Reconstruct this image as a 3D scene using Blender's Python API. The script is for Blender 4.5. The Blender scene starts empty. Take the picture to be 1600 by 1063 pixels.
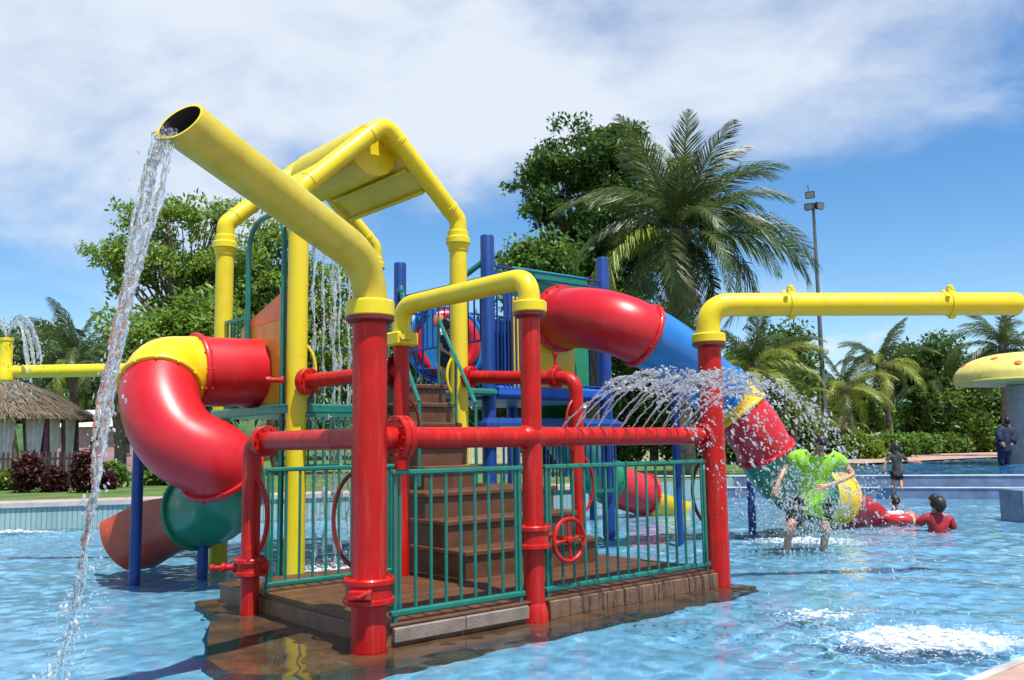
import bpy, bmesh, math, random
import numpy as np
from mathutils import Vector, Matrix

rng = np.random.default_rng(7)
random.seed(7)
sc = bpy.context.scene
COL = sc.collection
R_ = math.radians

# ------------------------------------------------------------------ camera
TH, FPX, RO, EYE = .1169, 1395.4, .0148, 1.5
_c, _s = math.cos(RO), math.sin(RO)
_r = Vector((1, 0, 0)); _u = Vector((0, -math.sin(TH), math.cos(TH))); _f = Vector((0, math.cos(TH), math.sin(TH)))
_r2 = _r * _c - _u * _s; _u2 = _u * _c + _r * _s
camd = bpy.data.cameras.new('camera'); cam = bpy.data.objects.new('camera', camd); COL.objects.link(cam)
cam.matrix_world = Matrix(((_r2.x, _u2.x, -_f.x, 0), (_r2.y, _u2.y, -_f.y, 0), (_r2.z, _u2.z, -_f.z, EYE), (0, 0, 0, 1)))
camd.sensor_width = 36; camd.lens = FPX / 1600 * 36; camd.clip_end = 3000; camd.clip_start = .1
sc.camera = cam

# ------------------------------------------------------------------ light
SUN_EL, SUN_AZ = R_(68), R_(147)            # azimuth clockwise from +Y
SD = Vector((math.sin(SUN_AZ) * math.cos(SUN_EL), math.cos(SUN_AZ) * math.cos(SUN_EL), math.sin(SUN_EL)))
sund = bpy.data.lights.new('sun', 'SUN'); sun = bpy.data.objects.new('sun', sund); COL.objects.link(sun)
sund.energy = 5.0; sund.angle = R_(.55); sund.color = (1, .965, .91)
sun.rotation_euler = (-SD).to_track_quat('-Z', 'Y').to_euler()
try: sund.cycles.is_caustics_light = True
except Exception: pass

W = bpy.data.worlds.new('World'); sc.world = W; W.use_nodes = True
def sky_world():
    nt = W.node_tree; N = nt.nodes; K = nt.links; N.clear()
    def mth(op, a, b=None, c=None, clamp=False):
        n = N.new('ShaderNodeMath'); n.operation = op; n.use_clamp = clamp
        for i, x in enumerate((a, b, c)):
            if x is None: continue
            if isinstance(x, (int, float)): n.inputs[i].default_value = x
            else: K.new(x, n.inputs[i])
        return n.outputs[0]
    def sstep(x, lo, hi):
        n = N.new('ShaderNodeMapRange'); n.interpolation_type = 'SMOOTHSTEP'
        K.new(x, n.inputs[0]); n.inputs[1].default_value = lo; n.inputs[2].default_value = hi
        return n.outputs[0]
    def noise(vec, scale, detail, rough, dist=0.):
        n = N.new('ShaderNodeTexNoise'); n.inputs['Scale'].default_value = scale; n.inputs['Detail'].default_value = detail
        n.inputs['Roughness'].default_value = rough; n.inputs['Distortion'].default_value = dist
        K.new(vec, n.inputs['Vector']); return n.outputs['Fac']
    tc = N.new('ShaderNodeTexCoord'); sep = N.new('ShaderNodeSeparateXYZ'); K.new(tc.outputs['Generated'], sep.inputs[0])
    x, y, z = sep.outputs
    zz = mth('ADD', mth('MAXIMUM', z, 0.0), .42)
    cx = mth('DIVIDE', x, zz); cy = mth('DIVIDE', y, zz)
    cmb = N.new('ShaderNodeCombineXYZ'); K.new(mth('MULTIPLY', cx, .85), cmb.inputs[0]); K.new(cy, cmb.inputs[1]); cmb.inputs[2].default_value = 47.2
    big = noise(cmb.outputs[0], 1.35, 6, .5, .35)
    fine = noise(cmb.outputs[0], 5.5, 7, .58, .4)
    # overall cover: broad sheet of cloud above about 13 degrees, lower to the west (left) than to the east
    edge = mth('ADD', z, mth('MULTIPLY', x, -.13))
    cover = mth('MULTIPLY_ADD', sstep(edge, .11, .30), .5, -.36)
    high = mth('MULTIPLY', sstep(z, .55, .8), -.22)
    v = mth('ADD', mth('ADD', mth('MULTIPLY_ADD', big, 2.3, -1.15), mth('MULTIPLY_ADD', fine, .75, -.375)), mth('ADD', cover, high))
    sheet = mth('MULTIPLY', mth('MULTIPLY', sstep(v, -.18, .46), .93), sstep(z, .0, .08))
    # low puffs of cumulus near the horizon
    cmb2 = N.new('ShaderNodeCombineXYZ'); K.new(mth('MULTIPLY', x, 6.), cmb2.inputs[0]); K.new(mth('MULTIPLY', y, 6.), cmb2.inputs[1]); K.new(mth('MULTIPLY', z, 15.), cmb2.inputs[2])
    puf = noise(cmb2.outputs[0], .8, 6, .55, .2)
    band = mth('MULTIPLY', sstep(z, .19, .11), sstep(z, -.02, .05))
    low = mth('MULTIPLY', mth('MULTIPLY', sstep(puf, .51, .62), band), .8)
    mask = mth('MAXIMUM', sheet, low)
    sky = N.new('ShaderNodeTexSky'); sky.sky_type = 'NISHITA'; sky.sun_disc = False
    sky.sun_elevation = SUN_EL; sky.sun_rotation = SUN_AZ; sky.air_density = 1.0; sky.dust_density = .3; sky.ozone_density = 3.0; sky.altitude = 0
    hs = N.new('ShaderNodeHueSaturation'); hs.inputs['Saturation'].default_value = 1.28; hs.inputs['Value'].default_value = 1.; K.new(sky.outputs[0], hs.inputs['Color'])
    b1 = N.new('ShaderNodeBackground'); K.new(hs.outputs[0], b1.inputs[0]); b1.inputs[1].default_value = .12
    b2 = N.new('ShaderNodeBackground'); b2.inputs[0].default_value = (.83, .90, 1, 1); b2.inputs[1].default_value = .72
    mx = N.new('ShaderNodeMixShader'); K.new(mask, mx.inputs[0]); K.new(b1.outputs[0], mx.inputs[1]); K.new(b2.outputs[0], mx.inputs[2])
    out = N.new('ShaderNodeOutputWorld'); K.new(mx.outputs[0], out.inputs[0])
sky_world()
vs = sc.view_settings; vs.view_transform = 'Standard'; vs.look = 'None'; vs.exposure = .48; vs.gamma = 1; vs.use_curve_mapping = False
sc.render.engine = 'CYCLES'
cy = sc.cycles
cy.use_denoising = True
try: cy.denoiser = 'OPENIMAGEDENOISE'
except Exception: pass
cy.max_bounces = 10; cy.transparent_max_bounces = 24; cy.transmission_bounces = 8; cy.glossy_bounces = 4; cy.diffuse_bounces = 3
cy.caustics_refractive = True; cy.caustics_reflective = False; cy.sample_clamp_indirect = 4; cy.blur_glossy = .5

# ------------------------------------------------------------------ placing helpers
def ray(px, py):
    a_, b_ = px - 800, py - 531.5
    a = a_ * _c - b_ * _s; b = a_ * _s + b_ * _c
    return _r * a - _u * b + _f * FPX
def at(px, py, Y):
    d = ray(px, py); p = d * (Y / d.y); return Vector((p.x, p.y, p.z + EYE))
def gr(px, py, z=0.):
    d = ray(px, py); p = d * ((z - EYE) / d.z); return Vector((p.x, p.y, z))
PHI = .7124
U = Vector((math.cos(PHI), math.sin(PHI), 0)); V = Vector((-U.y, U.x, 0)); Z = Vector((0, 0, 1))
A0 = Vector((-1.0985, 6.8556, 0))
def q(i, j, z=0.): return A0 + U * i + V * j + Z * z      # the play structure's own grid
WID, IM, IR = 2.06, 1.6658, 4.2809

# ------------------------------------------------------------------ materials
MATS = {}
def mat(name, col, rough=.4, var=.08, scale=8., bump=0., bscale=40., metal=0., coat=0., dirt=None, spec=.5, sub=0., streak=None):
    m = bpy.data.materials.new(name); m.use_nodes = True; nt = m.node_tree; N = nt.nodes; K = nt.links
    b = N['Principled BSDF']; b.inputs['Roughness'].default_value = rough; b.inputs['Metallic'].default_value = metal
    b.inputs['Coat Weight'].default_value = coat; b.inputs['Coat Roughness'].default_value = .08; b.inputs['Specular IOR Level'].default_value = spec
    tc = N.new('ShaderNodeTexCoord'); nz = N.new('ShaderNodeTexNoise'); nz.inputs['Scale'].default_value = scale; nz.inputs['Detail'].default_value = 6
    nz.inputs['Roughness'].default_value = .6
    K.new(tc.outputs['Object'], nz.inputs['Vector'])
    rp = N.new('ShaderNodeValToRGB'); e = rp.color_ramp.elements
    lo = [max(0, c * (1 - var * 2.2)) for c in col]; hi = [min(1, c * (1 + var * 2.2)) for c in col]
    e[0].position = .3; e[0].color = (*lo, 1); e[1].position = .7; e[1].color = (*hi, 1)
    K.new(nz.outputs['Fac'], rp.inputs[0]); cout = rp.outputs[0]
    if dirt:
        n2 = N.new('ShaderNodeTexNoise'); n2.inputs['Scale'].default_value = dirt[1]; n2.inputs['Detail'].default_value = 8; n2.inputs['Roughness'].default_value = .7
        K.new(tc.outputs['Object'], n2.inputs['Vector'])
        r2 = N.new('ShaderNodeMapRange'); r2.inputs[1].default_value = dirt[2]; r2.inputs[2].default_value = dirt[2] + .16; r2.inputs[4].default_value = dirt[3]
        K.new(n2.outputs['Fac'], r2.inputs[0]); mx = N.new('ShaderNodeMix'); mx.data_type = 'RGBA'
        K.new(r2.outputs[0], mx.inputs[0]); K.new(cout, mx.inputs[6]); mx.inputs[7].default_value = (*dirt[0], 1); cout = mx.outputs[2]
    if streak:
        mp = N.new('ShaderNodeMapping'); mp.inputs['Scale'].default_value = (16, 16, 1.1); K.new(tc.outputs['Object'], mp.inputs['Vector'])
        n4 = N.new('ShaderNodeTexNoise'); n4.inputs['Scale'].default_value = 1.; n4.inputs['Detail'].default_value = 7; n4.inputs['Roughness'].default_value = .65; K.new(mp.outputs[0], n4.inputs['Vector'])
        r4 = N.new('ShaderNodeMapRange'); r4.inputs[1].default_value = .52; r4.inputs[2].default_value = .74; r4.inputs[4].default_value = streak[1]; K.new(n4.outputs['Fac'], r4.inputs[0])
        m4 = N.new('ShaderNodeMix'); m4.data_type = 'RGBA'; K.new(r4.outputs[0], m4.inputs[0]); K.new(cout, m4.inputs[6]); m4.inputs[7].default_value = (*streak[0], 1); cout = m4.outputs[2]
        n5 = N.new('ShaderNodeTexNoise'); n5.inputs['Scale'].default_value = 38; n5.inputs['Detail'].default_value = 3; K.new(tc.outputs['Object'], n5.inputs['Vector'])
        r5 = N.new('ShaderNodeMapRange'); r5.inputs[1].default_value = .70; r5.inputs[2].default_value = .74; r5.inputs[4].default_value = .55; K.new(n5.outputs['Fac'], r5.inputs[0])
        m5 = N.new('ShaderNodeMix'); m5.data_type = 'RGBA'; K.new(r5.outputs[0], m5.inputs[0]); K.new(cout, m5.inputs[6]); m5.inputs[7].default_value = (*streak[2], 1); cout = m5.outputs[2]
    K.new(cout, b.inputs['Base Color'])
    rr = N.new('ShaderNodeMapRange'); rr.inputs[3].default_value = max(.02, rough - .1); rr.inputs[4].default_value = min(1, rough + .14)
    n3 = N.new('ShaderNodeTexNoise'); n3.inputs['Scale'].default_value = scale * .6; n3.inputs['Detail'].default_value = 5; K.new(tc.outputs['Object'], n3.inputs['Vector'])
    K.new(n3.outputs['Fac'], rr.inputs[0]); K.new(rr.outputs[0], b.inputs['Roughness'])
    if bump:
        bp = N.new('ShaderNodeBump'); bp.inputs['Strength'].default_value = bump; bp.inputs['Distance'].default_value = .02
        nb = N.new('ShaderNodeTexNoise'); nb.inputs['Scale'].default_value = bscale; nb.inputs['Detail'].default_value = 6; K.new(tc.outputs['Object'], nb.inputs['Vector'])
        K.new(nb.outputs['Fac'], bp.inputs['Height']); K.new(bp.outputs[0], b.inputs['Normal'])
    if sub: b.inputs['Subsurface Weight'].default_value = sub; b.inputs['Subsurface Radius'].default_value = (.02, .01, .005)
    MATS[name] = m; return m
def leafmat(name, col, col2, rough=.45, tr=.35):
    m = bpy.data.materials.new(name); m.use_nodes = True; nt = m.node_tree; N = nt.nodes; K = nt.links; N.clear()
    g = N.new('ShaderNodeNewGeometry'); rp = N.new('ShaderNodeValToRGB'); e = rp.color_ramp.elements
    e[0].color = (*col, 1); e[1].color = (*col2, 1)
    K.new(g.outputs['Random Per Island'], rp.inputs[0])
    p = N.new('ShaderNodeBsdfPrincipled'); p.inputs['Roughness'].default_value = rough; p.inputs['Specular IOR Level'].default_value = .4; K.new(rp.outputs[0], p.inputs['Base Color'])
    t = N.new('ShaderNodeBsdfTranslucent'); hs = N.new('ShaderNodeHueSaturation'); hs.inputs['Value'].default_value = 1.5; hs.inputs['Hue'].default_value = .485
    K.new(rp.outputs[0], hs.inputs['Color']); K.new(hs.outputs[0], t.inputs[0])
    mx = N.new('ShaderNodeMixShader'); mx.inputs[0].default_value = tr; K.new(p.outputs[0], mx.inputs[1]); K.new(t.outputs[0], mx.inputs[2])
    o = N.new('ShaderNodeOutputMaterial'); K.new(mx.outputs[0], o.inputs[0]); MATS[name] = m; return m

mat('red', (.43, .006, .004), .4, .08, 5, coat=.05, spec=.28, bump=.05, bscale=25, dirt=((.26, .010, .008), 4, .55, .65), streak=((.52, .08, .06), .6, (.20, .02, .015)))
mat('red_dark', (.14, .008, .007), .4, .1, 5)
mat('yellow', (.70, .545, .008), .38, .05, 4, coat=.12, spec=.4, bump=.05, bscale=25, dirt=((.52, .38, .02), 4, .54, .6), streak=((.62, .52, .14), .4, (.36, .22, .03)))
mat('yellow_shaded', (.52, .42, .03), .42, .08, 3, coat=.1, spec=.4, bump=.08, bscale=18, dirt=((.34, .28, .04), 3, .5, .75), streak=((.46, .40, .14), .45, (.25, .19, .05)))  # duller yellow: the cannon's shaded side put into its base colour
mat('bore', (.04, .04, .045), .6, .1, 6)  # dark grey paints the shade inside the cannon mouth
mat('slide_red', (.52, .008, .014), .36, .05, 2.2, coat=.12, bump=.03, bscale=10, dirt=((.66, .07, .09), 3.5, .62, .45))
mat('slide_red_exit', (.46, .055, .014), .4, .1, 3, coat=.15, dirt=((.30, .05, .03), 4, .55, .6))
mat('slide_yellow', (.80, .50, .006), .35, .05, 3, coat=.25)
mat('slide_green', (.008, .17, .085), .38, .08, 3, coat=.25)
mat('slide_blue', (.006, .16, .46), .36, .06, 3, coat=.25)
mat('blue', (.006, .042, .20), .4, .08, 6, coat=.08, spec=.35, bump=.04, bscale=25, streak=((.05, .10, .26), .4, (.02, .05, .12)))
mat('blue_light', (.01, .09, .42), .38, .08, 6, coat=.2)
mat('teal', (.004, .145, .105), .36, .08, 8, coat=.25)
mat('green_panel', (.01, .22, .10), .4, .06, 5, coat=.2)
mat('orange', (.72, .16, .01), .42, .08, 5, coat=.2)
mat('amber', (.62, .33, .02), .42, .1, 5, coat=.1)
mat('brown', (.105, .042, .017), .42, .16, 5, bump=.25, bscale=60, dirt=((.06, .027, .013), 3, .52, .7))
mat('brown_edge', (.17, .09, .05), .5, .16, 6, bump=.3, bscale=50, dirt=((.10, .06, .04), 4, .55, .7))
mat('grey_edge', (.21, .165, .135), .6, .12, 7, bump=.25, bscale=50, dirt=((.2, .15, .12), 5, .55, .6))
mat('ledge', (.115, .058, .024), .55, .3, 3, bump=.3, bscale=30, dirt=((.08, .06, .03), 2.2, .5, .8))
mat('metal', (.15, .155, .165), .4, .1, 6, metal=.6)
mat('lamp_glass', (.14, .15, .16), .2, .05, 6)
mat('chrome', (.5, .5, .5), .25, .1, 8, metal=.9)
mat('bark', (.12, .085, .06), .9, .25, 9, bump=.6, bscale=30)
mat('palm_bark', (.16, .125, .09), .9, .25, 6, bump=.6, bscale=25)
mat('thatch', (.16, .125, .08), .9, .3, 20, bump=.6, bscale=60)
mat('curtain', (.72, .66, .70), .8, .08, 5)
mat('plum', (.20, .05, .13), .7, .1, 5)
mat('wood_dark', (.07, .04, .03), .8, .2, 7)
mat('cream', (.62, .56, .42), .7, .1, 4)
mat('pinkwall', (.55, .28, .32), .7, .1, 4)
mat('roof_grey', (.42, .45, .47), .5, .1, 4)
mat('deck_stone', (.40, .25, .19), .8, .14, 3, bump=.2, bscale=60, dirt=((.30, .22, .18), 1.2, .5, .6))
mat('coping', (.42, .39, .36), .7, .12, 4, bump=.2, bscale=60)
mat('coping_dark', (.20, .20, .21), .6, .15, 4)
mat('wall_step', (.13, .19, .30), .6, .15, 3)
mat('wall_line', (.62, .66, .70), .6, .1, 3)
mat('block_grey', (.16, .19, .27), .6, .15, 3)
mat('soil', (.11, .08, .05), .95, .25, 2, bump=.5, bscale=10)
mat('hill_far', (.06, .13, .17), .95, .2, .03); mat('hill_wood', (.045, .09, .03), .95, .3, .3)  # the far hill's blue is distance haze put into its colour
mat('mush_yellow', (.70, .58, .14), .45, .06, 2)
mat('stem_grey', (.34, .35, .36), .5, .1, 3)
mat('skin', (.48, .26, .17), .55, .08, 10, sub=.1)
mat('skin_tan', (.34, .17, .10), .55, .08, 10, sub=.1)
mat('lime', (.28, .62, .012), .75, .06, 6, bump=.15, bscale=14, dirt=((.36, .70, .015), 4, .52, .6))
mat('black_cloth', (.012, .012, .014), .75, .2, 10)
mat('char_cloth', (.03, .035, .04), .75, .2, 10)
mat('navy_cloth', (.008, .016, .045), .75, .2, 10)
mat('white_cloth', (.7, .7, .7), .8, .05, 10)
mat('crimson_cloth', (.32, .006, .018), .6, .15, 8, bump=.3, bscale=20)
mat('hair', (.018, .011, .008), .5, .3, 30)
mat('float_red', (.55, .02, .02), .25, .05, 6, coat=.5)
mat('orange_red', (.55, .13, .015), .5, .1, 5)
leafmat('leaf_light', (.085, .17, .016), (.23, .34, .055))
leafmat('leaf_dark', (.030, .080, .014), (.095, .175, .03), .4, .25)
leafmat('leaf_mid', (.055, .125, .016), (.14, .25, .04))
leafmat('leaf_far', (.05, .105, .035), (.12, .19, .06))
leafmat('leaf_lime', (.09, .17, .015), (.20, .27, .03))
leafmat('leaf_purple', (.04, .012, .014), (.10, .035, .025))
leafmat('leaf_flower', (.35, .36, .24), (.62, .60, .50), .6)
leafmat('frond', (.036, .070, .016), (.105, .145, .036), .4, .3)
leafmat('frond_yellow', (.14, .20, .025), (.32, .36, .06), .4, .3)
leafmat('frond_dry', (.16, .11, .04), (.26, .17, .07), .6, .2)
leafmat('straw', (.13, .10, .065), (.26, .21, .14), .8, .1)

def grass_material():
    m = mat('grass', (.07, .13, .02), .95, .25, .8, bump=.5, bscale=25, dirt=((.14, .13, .05), .5, .5, .7)); return m
grass_material()
def tile_material(name, c1, c2, sx, sz, mortar):
    m = bpy.data.materials.new(name); m.use_nodes = True; nt = m.node_tree; N = nt.nodes; K = nt.links; b = N['Principled BSDF']
    tc = N.new('ShaderNodeTexCoord'); br = N.new('ShaderNodeTexBrick'); br.offset = 0; br.inputs['Scale'].default_value = 1
    br.inputs['Brick Width'].default_value = sx; br.inputs['Row Height'].default_value = sz; br.inputs['Mortar Size'].default_value = mortar
    br.inputs['Color1'].default_value = (*c1, 1); br.inputs['Color2'].default_value = (*c2, 1); br.inputs['Mortar'].default_value = (c1[0] * .55, c1[1] * .6, c1[2] * .62, 1)
    K.new(tc.outputs['UV'], br.inputs['Vector']); nz = N.new('ShaderNodeTexNoise'); nz.inputs['Scale'].default_value = .9; nz.inputs['Detail'].default_value = 6; K.new(tc.outputs['Object'], nz.inputs['Vector'])
    mx = N.new('ShaderNodeMix'); mx.data_type = 'RGBA'; mx.blend_type = 'MULTIPLY'; mx.inputs[0].default_value = .5
    K.new(br.outputs[0], mx.inputs[6]); rp = N.new('ShaderNodeMapRange'); rp.inputs[3].default_value = .5; rp.inputs[4].default_value = 1.4; K.new(nz.outputs[0], rp.inputs[0]); K.new(rp.outputs[0], mx.inputs[7])
    K.new(mx.outputs[2], b.inputs['Base Color']); b.inputs['Roughness'].default_value = .35; MATS[name] = m
tile_material('wall_tile', (.30, .42, .42), (.25, .37, .38), .09, .6, .012)
def pool_floor_material():
    m = mat('pool_floor', (.175, .46, .68), .6, .07, .6, dirt=((.12, .36, .59), 1.1, .5, .6)); mat('upper_floor', (.035, .24, .60), .6, .05, .6); return m
pool_floor_material()
def water_material(name, tint, bump, bscale):
    m = bpy.data.materials.new(name); m.use_nodes = True; nt = m.node_tree; N = nt.nodes; K = nt.links
    b = N['Principled BSDF']; b.inputs['Base Color'].default_value = (*tint, 1); b.inputs['Roughness'].default_value = 0.0
    b.inputs['IOR'].default_value = 1.333; b.inputs['Transmission Weight'].default_value = 1
    if bump:
        tc = N.new('ShaderNodeTexCoord'); nb = N.new('ShaderNodeTexNoise'); nb.inputs['Scale'].default_value = bscale; nb.inputs['Detail'].default_value = 4
        K.new(tc.outputs['Object'], nb.inputs['Vector']); bp = N.new('ShaderNodeBump'); bp.inputs['Strength'].default_value = bump; bp.inputs['Distance'].default_value = .02
        K.new(nb.outputs[0], bp.inputs['Height']); K.new(bp.outputs[0], b.inputs['Normal'])
    MATS[name] = m
water_material('water', (1, 1, 1), 0, 1)
def spray_material():
    # clear falling water: part clear, part mirror-like by Fresnel, part white with trapped air
    m = bpy.data.materials.new('spray'); m.use_nodes = True; nt = m.node_tree; N = nt.nodes; K = nt.links; N.clear()
    g = N.new('ShaderNodeBsdfGlass'); g.inputs['IOR'].default_value = 1.33; g.inputs['Roughness'].default_value = .02
    t = N.new('ShaderNodeBsdfTransparent'); d = N.new('ShaderNodeBsdfDiffuse'); d.inputs[0].default_value = (.85, .88, .9, 1)
    m1 = N.new('ShaderNodeMixShader'); m1.inputs[0].default_value = .25; K.new(g.outputs[0], m1.inputs[1]); K.new(t.outputs[0], m1.inputs[2])
    m2 = N.new('ShaderNodeMixShader'); K.new(m1.outputs[0], m2.inputs[1]); K.new(d.outputs[0], m2.inputs[2])
    tc = N.new('ShaderNodeTexCoord'); nz = N.new('ShaderNodeTexNoise'); nz.inputs['Scale'].default_value = 26; nz.inputs['Detail'].default_value = 3; K.new(tc.outputs['Object'], nz.inputs['Vector'])
    rp = N.new('ShaderNodeMapRange'); rp.inputs[1].default_value = .45; rp.inputs[2].default_value = .72; rp.inputs[3].default_value = .08; rp.inputs[4].default_value = .5; K.new(nz.outputs[0], rp.inputs[0]); K.new(rp.outputs[0], m2.inputs[0])
    o = N.new('ShaderNodeOutputMaterial'); K.new(m2.outputs[0], o.inputs[0]); MATS['spray'] = m
spray_material()
def fall_material():
    m = MATS['spray'].copy(); m.name = 'water_fall'; MATS['water_fall'] = m
    for n in m.node_tree.nodes:
        if n.type == 'MAP_RANGE': n.inputs[1].default_value = .52; n.inputs[2].default_value = .78; n.inputs[3].default_value = .0; n.inputs[4].default_value = .4
        if n.type == 'TEX_NOISE': n.inputs['Scale'].default_value = 34
fall_material()
def foam_material():
    m = bpy.data.materials.new('foam'); m.use_nodes = True; nt = m.node_tree; N = nt.nodes; K = nt.links; N.clear()
    d = N.new('ShaderNodeBsdfPrincipled'); d.inputs['Base Color'].default_value = (.86, .9, .92, 1); d.inputs['Roughness'].default_value = .5
    t = N.new('ShaderNodeBsdfTransparent'); m1 = N.new('ShaderNodeMixShader'); m1.inputs[0].default_value = .45
    K.new(d.outputs[0], m1.inputs[1]); K.new(t.outputs[0], m1.inputs[2]); o = N.new('ShaderNodeOutputMaterial'); K.new(m1.outputs[0], o.inputs[0]); MATS['foam'] = m
foam_material()

# ------------------------------------------------------------------ mesh helpers
ORG = {}
def tag(o, label=None, cat=None, group=None, kind=None):
    if label: o['label'] = label
    if cat: o['category'] = cat
    if group: o['group'] = group
    if kind: o['kind'] = kind
    return o
def thing(name, loc, label, cat, group=None):
    o = bpy.data.objects.new(name, None); COL.objects.link(o); o.location = loc; o.empty_display_size = .2
    ORG[o] = Vector(loc); return tag(o, label, cat, group)
def frame_of(d, hint=None):
    d = d.normalized(); h = hint or (Z if abs(d.z) < .95 else Vector((0, 1, 0)))
    a = h.cross(d).normalized(); return a, d.cross(a).normalized()
class MB:
    def __init__(s): s.v = []; s.f = []
    def add(s, vs_, fs_):
        n = len(s.v); s.v += [tuple(x) for x in vs_]; s.f += [tuple(i + n for i in f) for f in fs_]; return s
    def box(s, c, sz, ax=(1, 0, 0), up=(0, 0, 1), bev=0.):
        c = Vector(c); a = Vector(ax).normalized(); u = Vector(up); u = (u - a * u.dot(a)).normalized(); b = u.cross(a)
        hx, hy, hz = sz[0] / 2, sz[1] / 2, sz[2] / 2
        if bev <= 0:
            P = [c + a * x * hx + b * y * hy + u * z * hz for z in (-1, 1) for x, y in ((-1, -1), (1, -1), (1, 1), (-1, 1))]
            s.add(P, [(0, 3, 2, 1), (4, 5, 6, 7), (0, 1, 5, 4), (1, 2, 6, 5), (2, 3, 7, 6), (3, 0, 4, 7)]); return s
        P = []
        rings = [(-1, 1), (-1, 0), (1, 0), (1, 1)]
        for k, (zz, inset) in enumerate([(-hz, bev), (-hz + bev, 0), (hz - bev, 0), (hz, bev)]):
            for x, y in ((-1, -1), (1, -1), (1, 1), (-1, 1)):
                P.append(c + a * x * (hx - inset) + b * y * (hy - inset) + u * zz)
        F = [(3, 2, 1, 0), (12, 13, 14, 15)]
        for k in range(3):
            for i in range(4): F.append((k * 4 + i, k * 4 + (i + 1) % 4, k * 4 + 4 + (i + 1) % 4, k * 4 + 4 + i))
        s.add(P, F); return s
    def sweep(s, pts, rad, n=20, cap=True, arc=None, up=None, close=False):
        pts = [Vector(p) for p in pts]; m = len(pts)
        rad = [rad] * m if isinstance(rad, (int, float)) else list(rad)
        T = []
        for i in range(m):
            if close: t = pts[(i + 1) % m] - pts[i - 1]
            else: t = pts[min(i + 1, m - 1)] - pts[max(i - 1, 0)]
            T.append(t.normalized())
        a, b = frame_of(T[0], up); base = len(s.v); full = arc is None
        angs = [2 * math.pi * k / n for k in range(n)] if full else [arc[0] + (arc[1] - arc[0]) * k / n for k in range(n + 1)]
        na = len(angs); P = []
        for i in range(m):
            if i:
                if up is not None: a, b = frame_of(T[i], up)
                else:
                    a = (a - T[i] * a.dot(T[i])).normalized(); b = T[i].cross(a)
            P += [pts[i] + (a * math.cos(t) + b * math.sin(t)) * rad[i] for t in angs]
        F = []
        for i in range(m if close else m - 1):
            i2 = (i + 1) % m
            for k in range(na if full else na - 1):
                k2 = (k + 1) % na; F.append((i * na + k, i * na + k2, i2 * na + k2, i2 * na + k))
        if cap and full and not close: F.append(tuple(range(na))[::-1]); F.append(tuple((m - 1) * na + k for k in range(na)))
        s.add(P, F); return s
    def lathe(s, o, ax, prof, n=24, cap=True):
        o = Vector(o); ax = Vector(ax).normalized(); a, b = frame_of(ax); P = []; m = len(prof)
        for r, h in prof: P += [o + ax * h + (a * math.cos(2 * math.pi * k / n) + b * math.sin(2 * math.pi * k / n)) * r for k in range(n)]
        F = [(i * n + k, i * n + (k + 1) % n, (i + 1) * n + (k + 1) % n, (i + 1) * n + k) for i in range(m - 1) for k in range(n)]
        if cap: F.append(tuple(range(n))[::-1]); F.append(tuple((m - 1) * n + k for k in range(n)))
        s.add(P, F); return s
    def torus(s, c, ax, R, r, n=32, k=8, a0=0, a1=2 * math.pi, hint=None):
        c = Vector(c); a, b = frame_of(Vector(ax), hint); full = abs(a1 - a0 - 2 * math.pi) < 1e-4
        pts = [c + (a * math.cos(a0 + (a1 - a0) * i / n) + b * math.sin(a0 + (a1 - a0) * i / n)) * R for i in range(n if full else n + 1)]
        return s.sweep(pts, r, k, close=full)
    def ico(s, c, r, sc_=(1, 1, 1)):
        t = .5257; w = .8507
        P = [(-t, w, 0), (t, w, 0), (-t, -w, 0), (t, -w, 0), (0, -t, w), (0, t, w), (0, -t, -w), (0, t, -w), (w, 0, -t), (w, 0, t), (-w, 0, -t), (-w, 0, t)]
        F = [(0, 11, 5), (0, 5, 1), (0, 1, 7), (0, 7, 10), (0, 10, 11), (1, 5, 9), (5, 11, 4), (11, 10, 2), (10, 7, 6), (7, 1, 8), (3, 9, 4), (3, 4, 2), (3, 2, 6), (3, 6, 8), (3, 8, 9), (4, 9, 5), (2, 4, 11), (6, 2, 10), (8, 6, 7), (9, 8, 1)]
        return s.add([(c[0] + x * r * sc_[0], c[1] + y * r * sc_[1], c[2] + z * r * sc_[2]) for x, y, z in P], F)
    def blob(s, p, d, r, st, g):
        d = Vector(d).normalized(); a, b = frame_of(d); n = len(s.v); s.ico((0, 0, 0), 1)
        for k in range(n, n + 12):
            x, y, z = s.v[k]; w = r * (1 + g.normal(0, .22)); s.v[k] = tuple(Vector(p) + a * x * w + b * y * w + d * z * w * st)
        return s
    def prism(s, poly, z0, z1):
        n = len(poly); P = [(p[0], p[1], z0) for p in poly] + [(p[0], p[1], z1) for p in poly]
        return s.add(P, [tuple(range(n))[::-1], tuple(range(n, 2 * n))] + [(i, (i + 1) % n, n + (i + 1) % n, n + i) for i in range(n)])
    def build(s, name, m, parent=None, smooth=35, org=None, solid=0.):
        o_ = ORG.get(parent, Vector((0, 0, 0))) if parent is not None else Vector(org or (0, 0, 0))
        me = bpy.data.meshes.new(name); me.from_pydata([(x - o_.x, y - o_.y, z - o_.z) for x, y, z in s.v], [], s.f)
        me.materials.append(MATS[m]); me.validate()
        if smooth:
            me.polygons.foreach_set('use_smooth', [True] * len(me.polygons)); me.set_sharp_from_angle(angle=R_(smooth))
        o = bpy.data.objects.new(name, me); COL.objects.link(o)
        if parent is not None: o.parent = parent
        else: o.location = o_
        ORG[o] = o_
        return o
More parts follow.
